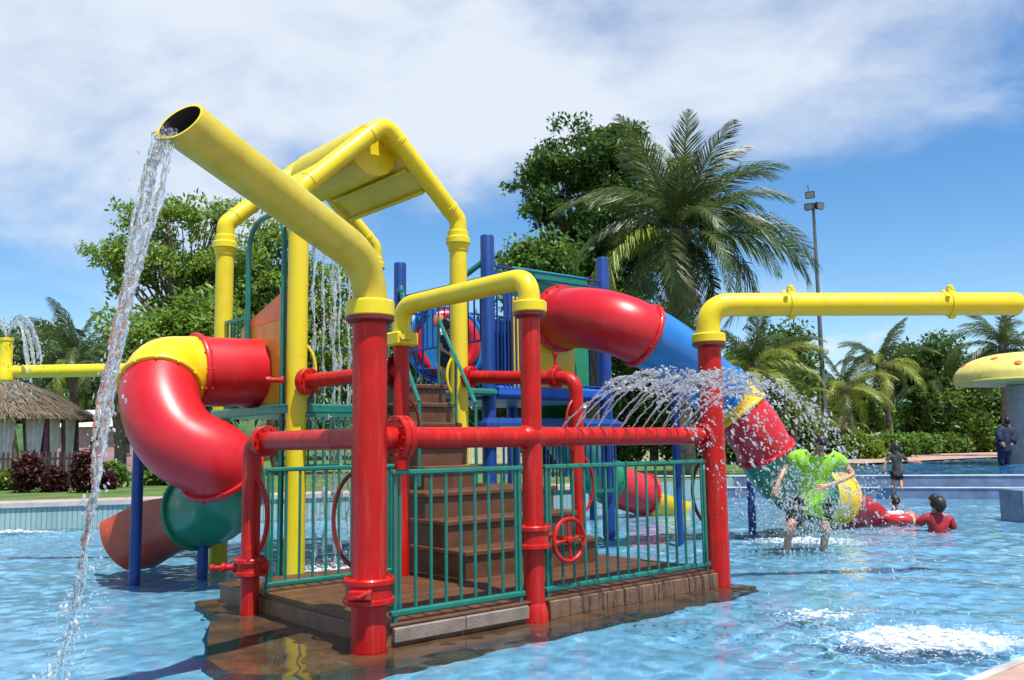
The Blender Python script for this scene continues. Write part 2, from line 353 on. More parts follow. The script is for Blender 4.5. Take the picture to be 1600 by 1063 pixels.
def npmesh(name, v, f, m, parent=None, org=None, smooth=False):
    o_ = ORG.get(parent, Vector((0, 0, 0))) if parent is not None else Vector(org or (0, 0, 0))
    v = np.asarray(v, np.float32) - np.array(o_, np.float32); f = np.asarray(f, np.int32); k = f.shape[1]
    me = bpy.data.meshes.new(name); me.vertices.add(len(v)); me.vertices.foreach_set('co', v.ravel())
    me.loops.add(f.size); me.loops.foreach_set('vertex_index', f.ravel()); me.polygons.add(len(f))
    me.polygons.foreach_set('loop_start', np.arange(0, f.size, k, dtype=np.int32))
    if smooth: me.polygons.foreach_set('use_smooth', np.ones(len(f), bool))
    me.update(calc_edges=True); me.materials.append(MATS[m])
    o = bpy.data.objects.new(name, me); COL.objects.link(o)
    if parent is not None: o.parent = parent
    else: o.location = o_
    ORG[o] = o_; return o
def fillet(pts, rad, steps=8):
    pts = [Vector(p) for p in pts]; out = [pts[0]]
    for i in range(1, len(pts) - 1):
        r = rad[i - 1] if isinstance(rad, (list, tuple)) else rad
        d0 = (pts[i - 1] - pts[i]).normalized(); d1 = (pts[i + 1] - pts[i]).normalized()
        ang = d0.angle(d1); t = min(r / math.tan(ang / 2), .49 * (pts[i] - pts[i - 1]).length if i > 1 else 9, .98 * (pts[i + 1] - pts[i]).length)
        p0 = pts[i] + d0 * t; p1 = pts[i] + d1 * t
        for k in range(steps + 1):
            w = k / steps; out.append(p0 * (1 - w) ** 2 + pts[i] * 2 * w * (1 - w) + p1 * w * w)
    out.append(pts[-1]); return out
def spline(pts, per=10):
    pts = [Vector(p) for p in pts]; out = []
    for i in range(len(pts) - 1):
        p0 = pts[max(i - 1, 0)]; p1 = pts[i]; p2 = pts[i + 1]; p3 = pts[min(i + 2, len(pts) - 1)]
        for k in range(per):
            t = k / per
            out.append(.5 * ((2 * p1) + (p2 - p0) * t + (2 * p0 - 5 * p1 + 4 * p2 - p3) * t * t + (3 * p1 - p0 - 3 * p2 + p3) * t ** 3))
    out.append(pts[-1]); return out
def flange(c, ax, r, w=.05, extra=.05, nb=10, mb=None):
    """a pair of bolted discs round a pipe"""
    mb = mb or MB(); c = Vector(c); ax = Vector(ax).normalized(); Ro = r + extra; h = w / 2
    mb.lathe(c, ax, [(r * .9, -h), (Ro - .006, -h), (Ro, -h + .006), (Ro, -.004), (Ro - .006, -.003), (Ro - .006, .003), (Ro, .004), (Ro, h - .006), (Ro - .006, h), (r * .9, h)], 28)
    a, b = frame_of(ax)
    for k in range(nb):
        t = 2 * math.pi * k / nb; p = c + (a * math.cos(t) + b * math.sin(t)) * (r + extra * .55)
        mb.lathe(p, ax, [(.011, -h - .016), (.011, h + .016)], 6)
    return mb
def post(mb, p, r, z0, z1, n=28): return mb.lathe((p.x, p.y, 0), Z, [(r, z0), (r, z1)], n)
def tilt(d, n): return d

# ================================================================== SETTING
F_LINE = [(-44, 5.97), (-7.8, 18.), (2, 21.4), (6.2, 25.3), (20.7, 20.4)]
NEAR = [(20.7, 20.4), (2.36, 5.06), (-12, -7.17)]
def sheet(name, poly, z, m, holes=None):
    bm = bmesh.new(); ed = []
    for lp in [poly] + (holes or []):
        vsx = [bm.verts.new((p[0], p[1], z)) for p in lp]
        for i in range(len(vsx)): ed.append(bm.edges.new((vsx[i], vsx[(i + 1) % len(vsx)])))
    bmesh.ops.triangle_fill(bm, use_beauty=True, use_dissolve=False, edges=ed)
    for f in bm.faces:
        f.normal_update()
        if f.normal.z < 0: f.normal_flip()
    me = bpy.data.meshes.new(name); bm.to_mesh(me); bm.free(); me.materials.append(MATS[m])
    o = bpy.data.objects.new(name, me); COL.objects.link(o); tag(o, kind='structure'); return o
UP_FAR = [(20.7, 20.4), (60, 42), (34, 52), (22, 43), (13.9, 36), (6.2, 25.3)]     # the upper pool, clockwise from the corner
hole = [(-44, 5.97), (-7.8, 18.), (2, 21.4), (6.2, 25.3), (13.9, 36), (22, 43), (34, 52), (60, 42), (60, -60), (-44, -60)]
sheet('ground', [(-1500, -300), (1500, -300), (1500, 2500), (-1500, 2500)], .5, 'grass', [hole])
sheet('pool_deck', [(20.7, 20.4), (2.36, 5.06), (-12, -7.17), (-44, -34.), (-44, -60), (60, -60), (60, 42)], .15, 'deck_stone')
floor = sheet('pool_floor', [(-46, -36), (24, -36), (24, 30), (-46, 30)], -.45, 'pool_floor')
floor.cycles.is_caustics_receiver = True
sheet('upper_pool_floor', [(p[0], p[1]) for p in UP_FAR][::-1], .12, 'upper_floor').cycles.is_caustics_receiver = True
# paved terrace right of the upper pool, coping strips, pool walls
sheet('terrace', [(13.9, 36.05), (22, 43.05), (34, 52.05), (60, 42.05), (80, 50), (60, 75), (24, 62), (12, 50)], .56, 'deck_stone')
def wall_strip(name, line, z0, z1, m, th=.04, uv=True):
    mb = MB(); me_uv = []
    acc = 0; vsx = []; fs = []; uvs = []
    for i in range(len(line) - 1):
        a = Vector((*line[i], 0)); b = Vector((*line[i + 1], 0)); L = (b - a).length; n = len(vsx)
        vsx += [(a.x, a.y, z0), (b.x, b.y, z0), (b.x, b.y, z1), (a.x, a.y, z1)]; fs.append((n, n + 1, n + 2, n + 3))
        uvs += [(acc, z0), (acc + L, z0), (acc + L, z1), (acc, z1)]; acc += L
    me = bpy.data.meshes.new(name); me.from_pydata(vsx, [], fs); l = me.uv_layers.new()
    for i, u_ in enumerate(uvs): l.data[i].uv = u_
    me.materials.append(MATS[m]); o = bpy.data.objects.new(name, me); COL.objects.link(o); tag(o, kind='structure'); return o
wall_strip('pool_wall', F_LINE[:4], -.45, .5, 'wall_tile')
wall_strip('pool_wall', NEAR, -.45, .15, 'wall_tile')
def strip_along(line, off0, off1, z0, z1):
    mb = MB()
    for i in range(len(line) - 1):
        a = Vector((*line[i], 0)); b = Vector((*line[i + 1], 0)); d = (b - a).normalized(); n = Vector((-d.y, d.x, 0))
        P = [a + n * off0, b + n * off0, b + n * off1, a + n * off1]
        mb.prism(P, z0, z1)
    return mb
tag(strip_along(F_LINE[:3], -.04, .32, .44, .535).build('coping', 'coping'), kind='structure')
tag(strip_along(F_LINE[:3], .321, 1.3, .46, .52).build('path', 'deck_stone'), kind='structure')
tag(strip_along([NEAR[2], NEAR[1], NEAR[0]][:2], -.055, .012, .06, .156).build('coping', 'coping'), kind='structure')
tag(strip_along([NEAR[1], NEAR[0]], -.055, .012, .06, .157).build('coping', 'coping'), kind='structure')
# two-step wall between the pools
SW = [(2., 21.4), (6.2, 25.3), (20.7, 20.4)]
a_, b_ = Vector((6.2, 25.3, 0)), Vector((20.7, 20.4, 0)); d_ = (b_ - a_).normalized(); n_ = Vector((-d_.y, d_.x, 0)); a_ = a_ - d_ * 3.2
tag(MB().prism([a_ - n_ * .55, b_ - n_ * .55, b_ + n_ * .3, a_ + n_ * .3], -.45, .235).build('pool_step', 'wall_step'), kind='structure')
tag(MB().prism([a_ - n_ * .57, b_ - n_ * .57, b_ - n_ * .40, a_ - n_ * .40], .239, .262).build('pool_step_edge', 'wall_line'), kind='structure')
tag(MB().prism([a_ - n_ * .10, b_ - n_ * .10, b_ + n_ * .3, a_ + n_ * .3], .236, .53).build('pool_step', 'wall_step'), kind='structure')
tag(MB().prism([a_ - n_ * .12, b_ - n_ * .12, b_ + n_ * .12, a_ + n_ * .12], .534, .556).build('pool_step_edge', 'wall_line'), kind='structure')
pb = gr(1618, 812)
tag(MB().box((pb.x, pb.y + .2, .05), (.62, .8, 1.0), bev=.02).build('pool_block', 'block_grey', org=(pb.x, pb.y + .2, -.45)), 'blue-grey concrete block standing in the pool at the right edge', 'block')

# water: one displaced sheet for the main pool, a finer ripple for the upper pool
def wave_h(X, Y):
    h = np.zeros_like(X); r = np.random.default_rng(3)
    for lam, n, amp in ((1.6, 5, .0036), (.8, 9, .0021), (.45, 12, .0014), (.27, 14, .0010), (.18, 12, .0007)):
        for _ in range(n):
            l = lam * r.uniform(.75, 1.3); t = r.normal(.55, 1.1); ph = r.uniform(0, 6.3); k = 2 * np.pi / l
            wob = .5 * np.sin(.7 * X * r.uniform(.4, 1.2) + .6 * Y * r.uniform(.4, 1.2) + r.uniform(0, 6))
            h += amp * r.uniform(.5, 1.2) * np.sin(k * (X * np.cos(t) + Y * np.sin(t)) + ph + wob * 2)
    gi = (X + 1.0985) * U.x + (Y - 6.8556) * U.y; gj = (X + 1.0985) * V.x + (Y - 6.8556) * V.y      # calmer over the drowned ledge
    h *= 1 - .78 * np.exp(-((gi + .45) / .8) ** 2 - ((gj - .6) / 1.3) ** 2) - .5 * np.exp(-((gi - 2.2) / 2.0) ** 4 - ((gj + .2) / .35) ** 2)
    for cx, cyy, sg, am in ((3.05, 6.93, .75, .05), (2.5, 12.3, .9, .02), (-2.2, 11.3, .9, .03), (-9.2, 17.0, .8, .03)):      # churned by falling water
        d2 = ((X - cx) ** 2 + (Y - cyy) ** 2) / (sg * sg); g = np.exp(-d2)
        for _ in range(10):
            t = r.uniform(0, 6.3); k = 2 * np.pi / r.uniform(.12, .4)
            h += am * .16 * g * np.sin(k * (X * np.cos(t) + Y * np.sin(t)) + r.uniform(0, 6.3))
    return h
def axis_pts(lo, hi, a, b, d):
    mid = list(np.arange(a, b, d)); l = []; x = a; s_ = d
    while x > lo: s_ *= 1.12; x -= s_; l.append(x)
    r_ = []; x = mid[-1]; s_ = d
    while x < hi: s_ *= 1.12; x += s_; r_.append(x)
    return np.array(l[::-1] + mid + r_)
gx = axis_pts(-46, 24, -9.5, 11, .05); gy = axis_pts(-30, 29, 3.2, 20, .05)
GX, GY = np.meshgrid(gx, gy); GZ = wave_h(GX, GY)
nx, ny = len(gx), len(gy); idx = np.arange(nx * ny).reshape(ny, nx)
fq = np.stack([idx[:-1, :-1], idx[:-1, 1:], idx[1:, 1:], idx[1:, :-1]], -1).reshape(-1, 4)
water = npmesh('pool_water', np.stack([GX, GY, GZ], -1).reshape(-1, 3), fq, 'water', smooth=True); tag(water, kind='structure')
water.cycles.is_caustics_caster = True
ux, uy = np.meshgrid(np.arange(5, 42, .22), np.arange(19, 54, .22)); uz = .5 + 2.2 * wave_h(ux * .45 + 40, uy * .45 + 60)
ii = np.arange(ux.size).reshape(ux.shape); uf = np.stack([ii[:-1, :-1], ii[:-1, 1:], ii[1:, 1:], ii[1:, :-1]], -1).reshape(-1, 4)
ucx = ux[:-1, :-1].ravel() + .11; ucy = uy[:-1, :-1].ravel() + .11
def inside(px_, py_, poly):
    c = np.zeros(len(px_), bool)
    for k in range(len(poly)):
        (x0, y0), (x1, y1) = poly[k - 1], poly[k]
        c ^= ((y0 > py_) != (y1 > py_)) & (px_ < (x1 - x0) * (py_ - y0) / (y1 - y0 + 1e-9) + x0)
    return c
a__ = Vector((6.2, 25.3)); keep = inside(ucx, ucy, UP_FAR) & ((ucx - 6.2) * .32 + (ucy - 25.3) * .947 > .12)
upw = npmesh('upper_pool_water', np.stack([ux, uy, uz], -1).reshape(-1, 3), uf[keep], 'water', smooth=True); tag(upw, kind='structure'); upw.cycles.is_caustics_caster = True

# ================================================================== PLAY STRUCTURE
# ---- platform with edge blocks and the drowned ledge
ZP = .17
pl = thing('platform', q(2.1, 1.0, -.45), 'brown stone platform standing just above the water under the stairs', 'platform')
MB().prism([q(.10, -.02), q(IR + .05, -.02), q(IR + .05, WID + .9), q(.10, WID + .9)], -.44, ZP - .03).build('core', 'brown_edge', pl)
def slabs(i0, i1, j0, j1, n, m, nm, z0, z1, w=1):
    for a in range(n):
        for b in range(m):
            x0 = i0 + (i1 - i0) * a / n + .004; x1 = i0 + (i1 - i0) * (a + 1) / n - .004; y0 = j0 + (j1 - j0) * b / m + .004; y1 = j0 + (j1 - j0) * (b + 1) / m - .004
            c = q((x0 + x1) / 2, (y0 + y1) / 2, (z0 + z1) / 2 + random.uniform(-.002, .002))
            MB().box(c, (x1 - x0, y1 - y0, z1 - z0), ax=U, bev=.008).build(nm, 'brown', pl)
slabs(.08, IR + .07, -.05, WID + .92, 4, 3, 'slab', ZP - .028, ZP)
x = .16
for k, (i0, i1, n) in enumerate(((.18, IM - .12, 2), (IM + .12, IR - .1, 10))):
    for a in range(n):
        w = (i1 - i0) / n; c = q(i0 + w * (a + .5), -.045, .085 - (.05 if n > 2 else 0))
        MB().box(c, (w - .01, .05, .11 if n == 2 else .22), ax=U, bev=.008).build('edge_block', 'grey_edge' if n == 2 else 'brown_edge', pl)
lm = MB(); lr = random.Random(4)
outline = [(-.60, -.36), (.2, -.36), (1.4, -.34), (2.6, -.32), (3.8, -.30), (IR + .25, -.28), (IR + .25, 3.1), (-.1, 3.1), (-.3, 1.9)]
ob = [(i + lr.uniform(-.01, .01), j + lr.uniform(-.01, .01)) for i, j in outline]
lm.prism([q(i, j) for i, j in ob], -.44, -.05); ledge = lm.build('ledge', 'ledge', pl)
MB().prism([q(.06, -.33), q(.06, 1.98), q(-.40, 1.98), q(-.98, .62), q(-1.02, .12), q(-.66, -.33)], -.43, -.034).build('ramp_slab', 'ledge', pl)

# ---- brown stairs
st = thing('staircase', q(2.9, 1.3, ZP), 'wide brown stairs climbing from the platform to the upper decks', 'stairs')
RISE, RUN, I0, I1, J0 = .28, .35, 1.92, 3.84, 1.29
for k in range(3):
    z0 = ZP + RISE * k; jb = J0 + RUN * k; je = J0 + RUN * 3 + .75
    MB().box(q((I0 + I1) / 2, (jb + .03 + je) / 2, z0 + (RISE - .06) / 2), (I1 - I0 - .04, je - jb - .03, RISE - .06), ax=U).build('riser', 'brown', st)
    MB().box(q((I0 + I1) / 2, (jb + je) / 2, z0 + RISE - .03), (I1 - I0, je - jb, .06), ax=U, bev=.012).build('step', 'brown', st)
z1 = ZP + RISE * 3
for k in range(5):
    z0 = z1 + .26 * k; jb = 2.45 + .32 * k; je = 4.05
    MB().box(q(2.62 + .13 * k, (jb + .03 + je) / 2, z0 + .10), (.74, je - jb - .03, .20), ax=U).build('riser', 'brown', st)
    MB().box(q(2.62 + .13 * k, (jb + je) / 2, z0 + .23), (.78, je - jb, .06), ax=U, bev=.012).build('step', 'brown', st)
MB().box(q(2.85, 3.25, .55), (.70, 1.5, 1.0), ax=U).build('stair_core', 'brown', st)
MB().box(q(2.85, 3.25, 0.), (.70, 1.5, .9), ax=U).build('stair_foot', 'brown', st)

# ---- teal fences
def fence(i0, j0, i1, j1, n, label, zb=.235, zt=1.30, ztop_posts=False):
    a = q(i0, j0); b = q(i1, j1); d = (b - a).normalized()
    t = thing('railing', (a + b) / 2 + Z * ZP, label, 'railing', 'teal railings round the platform')
    MB().box((a + b) / 2 + Z * zt, ((b - a).length, .05, .042), ax=d, bev=.01).build('top_rail', 'teal', t)
    MB().box((a + b) / 2 + Z * zb, ((b - a).length + .02, .05, .05), ax=d, bev=.012).build('bottom_rail', 'teal', t)
    for k in range(n):
        p = a + (b - a) * ((k + .5) / n); MB().lathe((p.x, p.y, 0), Z, [(.0135, zb + .02), (.0135, zt - .018)], 8).build('bar', 'teal', t)
    for p in (a + d * .03, b - d * .03):
        MB().lathe((p.x, p.y, 0), Z, [(.02, ZP - .02), (.02, zt - .02)], 10).build('foot_post', 'teal', t)
    return t
fence(.20, 0, IM - .13, 0, 9, 'teal railing between the cannon post and the post with the wheel')
fence(IM + .13, 0, IR - .16, 0, 16, 'long teal railing under the slotted red spray pipe')
fence(.14, WID, IM - .10, WID, 10, 'teal railing behind the cannon post, joined to the red elbow post')

# ---- red pipes and posts
ZPIPE = 1.567
def hoop(mb, p, d, R, r=.018, zc=1., a0=-80, a1=80):
    """bent rod standing off a post in direction d"""
    d = Vector(d).normalized(); pts = []
    for k in range(19):
        t = R_(a0 + (a1 - a0) * k / 18); pts.append(Vector((p.x, p.y, zc)) + d * (math.cos(t) * R * .62) + Z * math.sin(t) * R)
    pts = [Vector((p.x, p.y, pts[0].z)) + d * .03] + pts + [Vector((p.x, p.y, pts[-1].z)) + d * .03]
    return mb.sweep(pts, r, 10)
def collar(p, r, z0, z1, nb=10):
    mb = MB(); mb.lathe((p.x, p.y, 0), Z, [(r * .9, z0), (r + .052, z0), (r + .06, z0 + .01), (r + .06, z0 + .04), (r + .042, z0 + .046), (r + .042, z1 - .046), (r + .06, z1 - .04), (r + .06, z1 - .01), (r + .052, z1), (r * .9, z1)], 32)
    for k in range(nb):
        t = 2 * math.pi * k / nb; mb.lathe((p.x + math.cos(t) * (r + .035), p.y + math.sin(t) * (r + .035), 0), Z, [(.012, z1), (.012, z1 + .016)], 6)
    return mb
def cap_collar(p, r, z0, h=.10, ex=.065):
    return MB().lathe((p.x, p.y, 0), Z, [(r * .8, z0), (r + ex - .01, z0), (r + ex, z0 + .01), (r + ex, z0 + h - .014), (r + ex - .014, z0 + h), (r * .8, z0 + h)], 10 if False else 36)
def under_flange(p, r, z0): return MB().lathe((p.x, p.y, 0), Z, [(r * .9, z0 - .055), (r + .03, z0 - .05), (r + .055, z0 - .03), (r + .055, z0 - .002), (r * .9, z0 - .002)], 32)

# water cannon on the near corner post
A = q(0, 0); rA = .1325
cn = thing('water_cannon', A + Z * -.45, 'big yellow tilted water cannon on the thick red corner post in front', 'water cannon')
post(MB(), A, rA, -.45, 2.56).build('post', 'red', cn)
under_flange(A, rA, 2.50).build('flange', 'red_dark', cn)
cap_collar(A, rA, 2.50, .125, .058).build('cap_collar', 'yellow', cn)
mouth = at(281, 190, 5.15); e0 = A + Z * 2.55; e1_ = A + Z * 2.92
path = fillet([e0, e1_, mouth], [.42], 14); n = len(path)
cut = Vector((-.30, -.72, .50)).normalized()
def cannon_mesh(rr):
    mb = MB(); L = [0]
    for i in range(1, n): L.append(L[-1] + (path[i] - path[i - 1]).length)
    rad = [rr * (1 + .14 * min(1, max(0, (l - .25) / .5))) for l in L]; mb.sweep(path, rad, 40, cap=False)
    d = (path[-1] - path[-2]).normalized()
    for k in range(40):                     # oblique end
        v = Vector(mb.v[(n - 1) * 40 + k]); t = cut.dot(mouth - v) / cut.dot(d); mb.v[(n - 1) * 40 + k] = tuple(v + d * t)
    return mb
outer = cannon_mesh(rA); inner = cannon_mesh(rA - .013); ob_ = outer.build('cannon', 'yellow_shaded', cn)
io = inner; io.f = [f[::-1] for f in io.f]; io.build('bore', 'bore', cn)
rim = MB(); ro = [outer.v[(n - 1) * 40 + k] for k in range(40)]; ri = [inner.v[(n - 1) * 40 + k] for k in range(40)]
rim.add(ro + ri, [(k, (k + 1) % 40, 40 + (k + 1) % 40, 40 + k) for k in range(40)]); rim.build('rim', 'yellow', cn)
vc = collar(A, rA, .34, .53).build('valve_collar', 'red', cn)
cl = MB(); fd = Vector((-.15, -1, 0)).normalized()
cl.box(A + fd * .2 + Z * .43, (.17, .05, .07), ax=fd.cross(Z), bev=.01); cl.sweep([A + fd * .2 + Z * .46 - fd.cross(Z) * .08, A + fd * .24 + Z * .42, A + fd * .2 + Z * .40 + fd.cross(Z) * .09], .018, 8); cl.build('clasp', 'red', cn)
MB().lathe((A.x, A.y, 0), Z, [(rA + .002, -.44), (rA + .02, -.30), (rA + .018, -.02), (rA + .003, .0)], 28).build('boot', 'red', cn)
hoop(MB(), A + U * -.02 + V * .12, Vector((-.9, .35, 0)), .36, .017, .95).build('hoop', 'red_dark', cn)

# post with yellow bridge pipe and hand wheel
Mp = q(IM, 0); Bp = q(IM, WID); rM = .09; rB = .085
br = thing('pipe_bridge', Mp + Z * -.45, 'yellow bridge pipe on two red posts with a spoked hand wheel', 'water pipe')
post(MB(), Mp, rM, -.45, 2.74).build('post', 'red', br); post(MB(), Bp, rB, ZP - .3, 2.60).build('post', 'red', br)
under_flange(Mp, rM, 2.68).build('flange', 'red_dark', br)
cap_collar(Mp, rM, 2.68, .10).build('cap_collar', 'yellow', br)
cb = MB(); cb.box(Bp + Z * 2.64, (.26, .24, .15), ax=U, bev=.02); cb.box(Bp - V * .13 + Z * 2.645 - U * .03, (.14, .04, .05), ax=U, bev=.01); cb.lathe(Bp - V * .15 + Z * 2.645 - U * .1, -V, [(.03, 0), (.03, .03)], 10); cb.build('cap_box', 'yellow', br)
MB().sweep(fillet([Mp + Z * 2.74, Mp + Z * 3.0, Bp + Z * 3.0, Bp + Z * 2.66], [.2, .24], 12), .098, 28).build('bridge_pipe', 'yellow', br)
collar(Mp, rM, .60, .80, 8).build('valve_collar', 'red', br)
MB().lathe((Mp.x, Mp.y, 0), Z, [(rM + .002, -.44), (rM + .03, -.3), (rM + .028, .06), (rM + .012, .12), (rM + .002, .14)], 28).build('boot', 'red', br)
wc = Mp + U * .335 - V * .10 + Z * .655
wm = MB().torus(wc, -V, .185, .019, 40, 10); w = wm.build('hand_wheel', 'red', br)
for k in range(4):
    t = math.pi / 2 * k + .1; dd = U * math.cos(t) + Z * math.sin(t); MB().sweep([wc + dd * .02, wc + dd * .18], .013, 8).build('spoke', 'red', w)
MB().lathe(wc, -V, [(.035, -.03), (.035, .02), (.02, .03)], 14).build('hub', 'red', w)
MB().sweep([Mp + U * .1 + Z * .70, Mp + U * .22 + Z * .70, wc + V * .05, wc], .022, 10).build('wheel_stem', 'red', br)
hoop(MB(), Bp, U * .9 - V * .5, .30, .015, 1.72).build('hoop', 'red', br)

# right post with the long yellow spray arm
Rp = q(IR, 0); rR = .125
sa = thing('overhead_sprayer', Rp + Z * -.45, 'long horizontal yellow spray arm on the thick red post at the right', 'water pipe')
post(MB(), Rp, rR, -.45, 2.62).build('post', 'red', sa)
under_flange(Rp, rR, 2.57).build('flange', 'red_dark', sa)
cap_collar(Rp, rR, 2.57, .10, .055).build('cap_collar', 'yellow', sa)
zarm = 2.99; D = 9.0
for _ in range(60):
    if at(1586, 475, D).z > zarm: D -= .02
    else: D += .02
endp = at(1586, 475, D); endp.z = zarm; ad = (endp - (Rp + Z * zarm)).normalized()
MB().sweep(fillet([Rp + Z * 2.62, Rp + Z * zarm, endp], [.27], 14), [.128] * 17, 32).build('arm', 'yellow', sa)
MB().lathe(endp, ad, [(.128, -.002), (.124, .03), (.10, .045), (.04, .05)], 32).build('end_cap', 'yellow', sa)
for px in (1237, 1487):
    t = min([k / 400 for k in range(400)], key=lambda t: abs((lambda p: 800 + FPX * p.x / (p.y * math.cos(TH) + (p.z - EYE) * math.sin(TH)))((Rp + Z * zarm) * (1 - t) + endp * t) - px))
    c = (Rp + Z * zarm) * (1 - t) + endp * t
    mb = MB(); mb.lathe(c, ad, [(.127, -.045), (.14, -.04), (.14, .04), (.127, .045)], 28); mb.box(c + Z * .15, (.07, .06, .06), ax=ad, bev=.01); mb.lathe(c + Z * .17, Z, [(.035, 0), (.035, .03), (.02, .045)], 12)
    mb.sweep([c + Z * .14 - ad * .08, c + Vector((0, -.14, .05)) - ad * .1], .025, 8); mb.box(c - Z * .145, (.06, .05, .04), ax=ad, bev=.008); mb.build('nozzle_clamp', 'yellow', sa)
hoop(MB(), Rp + V * .05, -U * .8 + V * .35, .36, .018, .98).build('hoop', 'red_dark', sa)

# left elbow post with valve
Lp = q(0, WID); rL = .085
le = thing('elbow_post', Lp + Z * -.45, 'red elbow post with side valve handle and hoop, left of the cannon post', 'water pipe')
MB().sweep(fillet([Lp + Z * -.45, Lp + Z * ZPIPE, A + V * (rA + .35) + Z * ZPIPE], [.17], 12), rL, 26, cap=True).build('post', 'red', le)
MB().sweep([A + V * (rA + .36) + Z * ZPIPE, A + V * .08 + Z * ZPIPE], rL * .98, 26).build('cross_pipe', 'red', le)
flange(Lp - V * .27 + Z * ZPIPE, V, rL, .08, .055).build('flange', 'red', le)
vl = collar(Lp, rL, .34, .50, 8).build('valve_collar', 'red', le)
hd = Vector((-1, -.15, 0)).normalized()
MB().lathe(Lp + Z * .42 + hd * .1, hd, [(.045, 0), (.045, .05), (.03, .06), (.03, .11), (.045, .12), (.045, .15), (.022, .16), (.022, .22), (.035, .225), (.035, .25)], 14).build('valve_handle', 'red', le)
MB().lathe(Lp + Z * .42 - hd * .1, -hd, [(.07, 0), (.07, .05), (.05, .07)], 10).build('valve_cap', 'red', le)
MB().sweep([Lp + hd * -.02 + Vector((0, -.12, .50)), Lp + Vector((0.02, -.12, .60))], .03, 10).build('valve_pin', 'red', le)
hoop(MB(), Lp, Vector((.75, -.5, 0)), .36, .022, .88).build('hoop', 'red', le)

# front cross pipe with slots
fp = thing('slotted_pipe', q(2.2, 0, ZPIPE), 'horizontal red spray pipe with diagonal slots along the front railing', 'water pipe')
MB().sweep([A + U * .1 + Z * ZPIPE, Rp + Z * ZPIPE], .086, 28).build('pipe', 'red', fp)
flange(A + U * (rA + .14) + Z * ZPIPE, U, .10, .11, .075, 10).build('flange', 'red', fp)
flange(Rp - U * (rR + .06) + Z * ZPIPE, U, .09, .05, .045, 10).build('flange', 'red', fp)
MB().lathe(Mp + Z * ZPIPE - U * .12, U, [(.086, 0), (.105, .03), (.105, .21), (.086, .24)], 28).build('tee', 'red', fp)
SLOT = []
for k in range(13):
    i = IM + .36 + k * .158; c = q(i, 0, ZPIPE); pts = []
    for t in range(11):
        an = R_(-35 + 150 * t / 10); pts.append(c + (-V * math.cos(an) + Z * math.sin(an)) * .0855 + U * (.10 * (t / 10 - .5)))
    MB().sweep(pts, .007, 6).build('slot', 'red_dark', fp); SLOT.append(c + Z * .08)
# back elbow pipe
Cp = q(IR, WID)
be = thing('back_elbow_pipe', Cp + Z * -.45, 'red elbow pipe bending down behind the hand wheel post with hoops', 'water pipe')
Y3p = q(3.83, 3.88)
zc_ = 2.32
MB().sweep(fillet([Cp + Z * -.45, Cp + Z * zc_, Y3p + Z * (zc_ + .12)], [.2], 12), .088, 24).build('pipe', 'red', be)
dcy = (Y3p - Cp).normalized()
flange(Cp + dcy * .3 + Z * (zc_ + .02), dcy, .09, .09, .05).build('flange', 'red', be)
flange(Y3p - dcy * .2 + Z * (zc_ + .11), dcy, .09, .09, .06).build('flange', 'red', be)
MB().lathe(Cp + dcy * .3 + Z * (zc_ + .1), Z, [(.05, 0), (.05, .06), (.02, .08), (.02, .2), (.04, .21), (.04, .24)], 12).build('valve_stem', 'red', be)
hoop(MB(), Cp, -U * .9 - V * .1, .34, .016, 1.72).build('hoop', 'red', be)
hoop(MB(), Cp, U * .9 - V * .2, .36, .018, 1.0).build('hoop', 'red', be)
# curtain pipe between yellow post and back post
Y2p = q(1.38, 3.88)
cpn = thing('curtain_pipe', (Y2p + Bp) / 2 + Z * 2.3, 'red flanged pipe under the dripping water, from yellow post to red post', 'water pipe')
MB().sweep([Y2p + Z * 2.28, Bp + Z * 2.30], .085, 24).build('pipe', 'red', cpn)
dyb = (Bp - Y2p).normalized()
flange(Y2p + dyb * .22 + Z * 2.28, dyb, .09, .1, .07).build('flange', 'red', cpn)
flange(Bp - dyb * .16 + Z * 2.30, dyb, .10, .12, .07).build('flange', 'red_dark', cpn)
MB().lathe(Y2p + Z * 2.3 + Vector((-.12, -.15, 0)), Vector((-1, -.3, 0)), [(.05, 0), (.03, .06), (.03, .14), (.045, .15), (.045, .2)], 12).build('valve_handle', 'red', cpn)

# ---- yellow gable frame
Y1p = q(1.38, 6.08); Y4p = q(3.83, 6.08); rY = .122
ga = thing('gable_frame', q(2.6, 4.98, -.45), 'yellow pipe gable frame on four tall posts with roof panels', 'play frame')
ZC, ZE, ZA = 4.36, 4.66, 5.79
for p in (Y1p, Y2p, Y3p, Y4p):
    post(MB(), p, rY, -.45, ZC).build('post', 'yellow', ga)
    MB().lathe((p.x, p.y, 0), Z, [(rY * .9, ZC - .16), (rY + .012, ZC - .15), (rY + .03, ZC - .05), (rY + .05, ZC - .045), (rY + .05, ZC + .03), (rY + .025, ZC + .05), (rY + .025, ZC + .12), (rY, ZC + .14)], 28).build('collar', 'yellow', ga)
for a, b in ((Y2p, Y3p), (Y1p, Y4p)):
    m_ = (a + b) / 2
    MB().sweep(fillet([a + Z * ZC, a + Z * ZE, m_ + Z * ZA, b + Z * ZE, b + Z * ZC], [.16, .22, .16], 10), rY, 26).build('arch_pipe', 'yellow', ga)
    for s_, e in ((a, 1), (b, -1)):
        d = (m_ + Z * ZA - s_ - Z * ZE).normalized(); Lr = (m_ + Z * ZA - s_ - Z * ZE).length
        for t in (.2, Lr - .3): MB().lathe(s_ + Z * ZE + d * t, d, [(rY, -.03), (rY + .008, -.025), (rY + .008, .025), (rY, .03)], 26).build('joint', 'yellow', ga)
m2, m1 = (Y2p + Y3p) / 2, (Y1p + Y4p) / 2
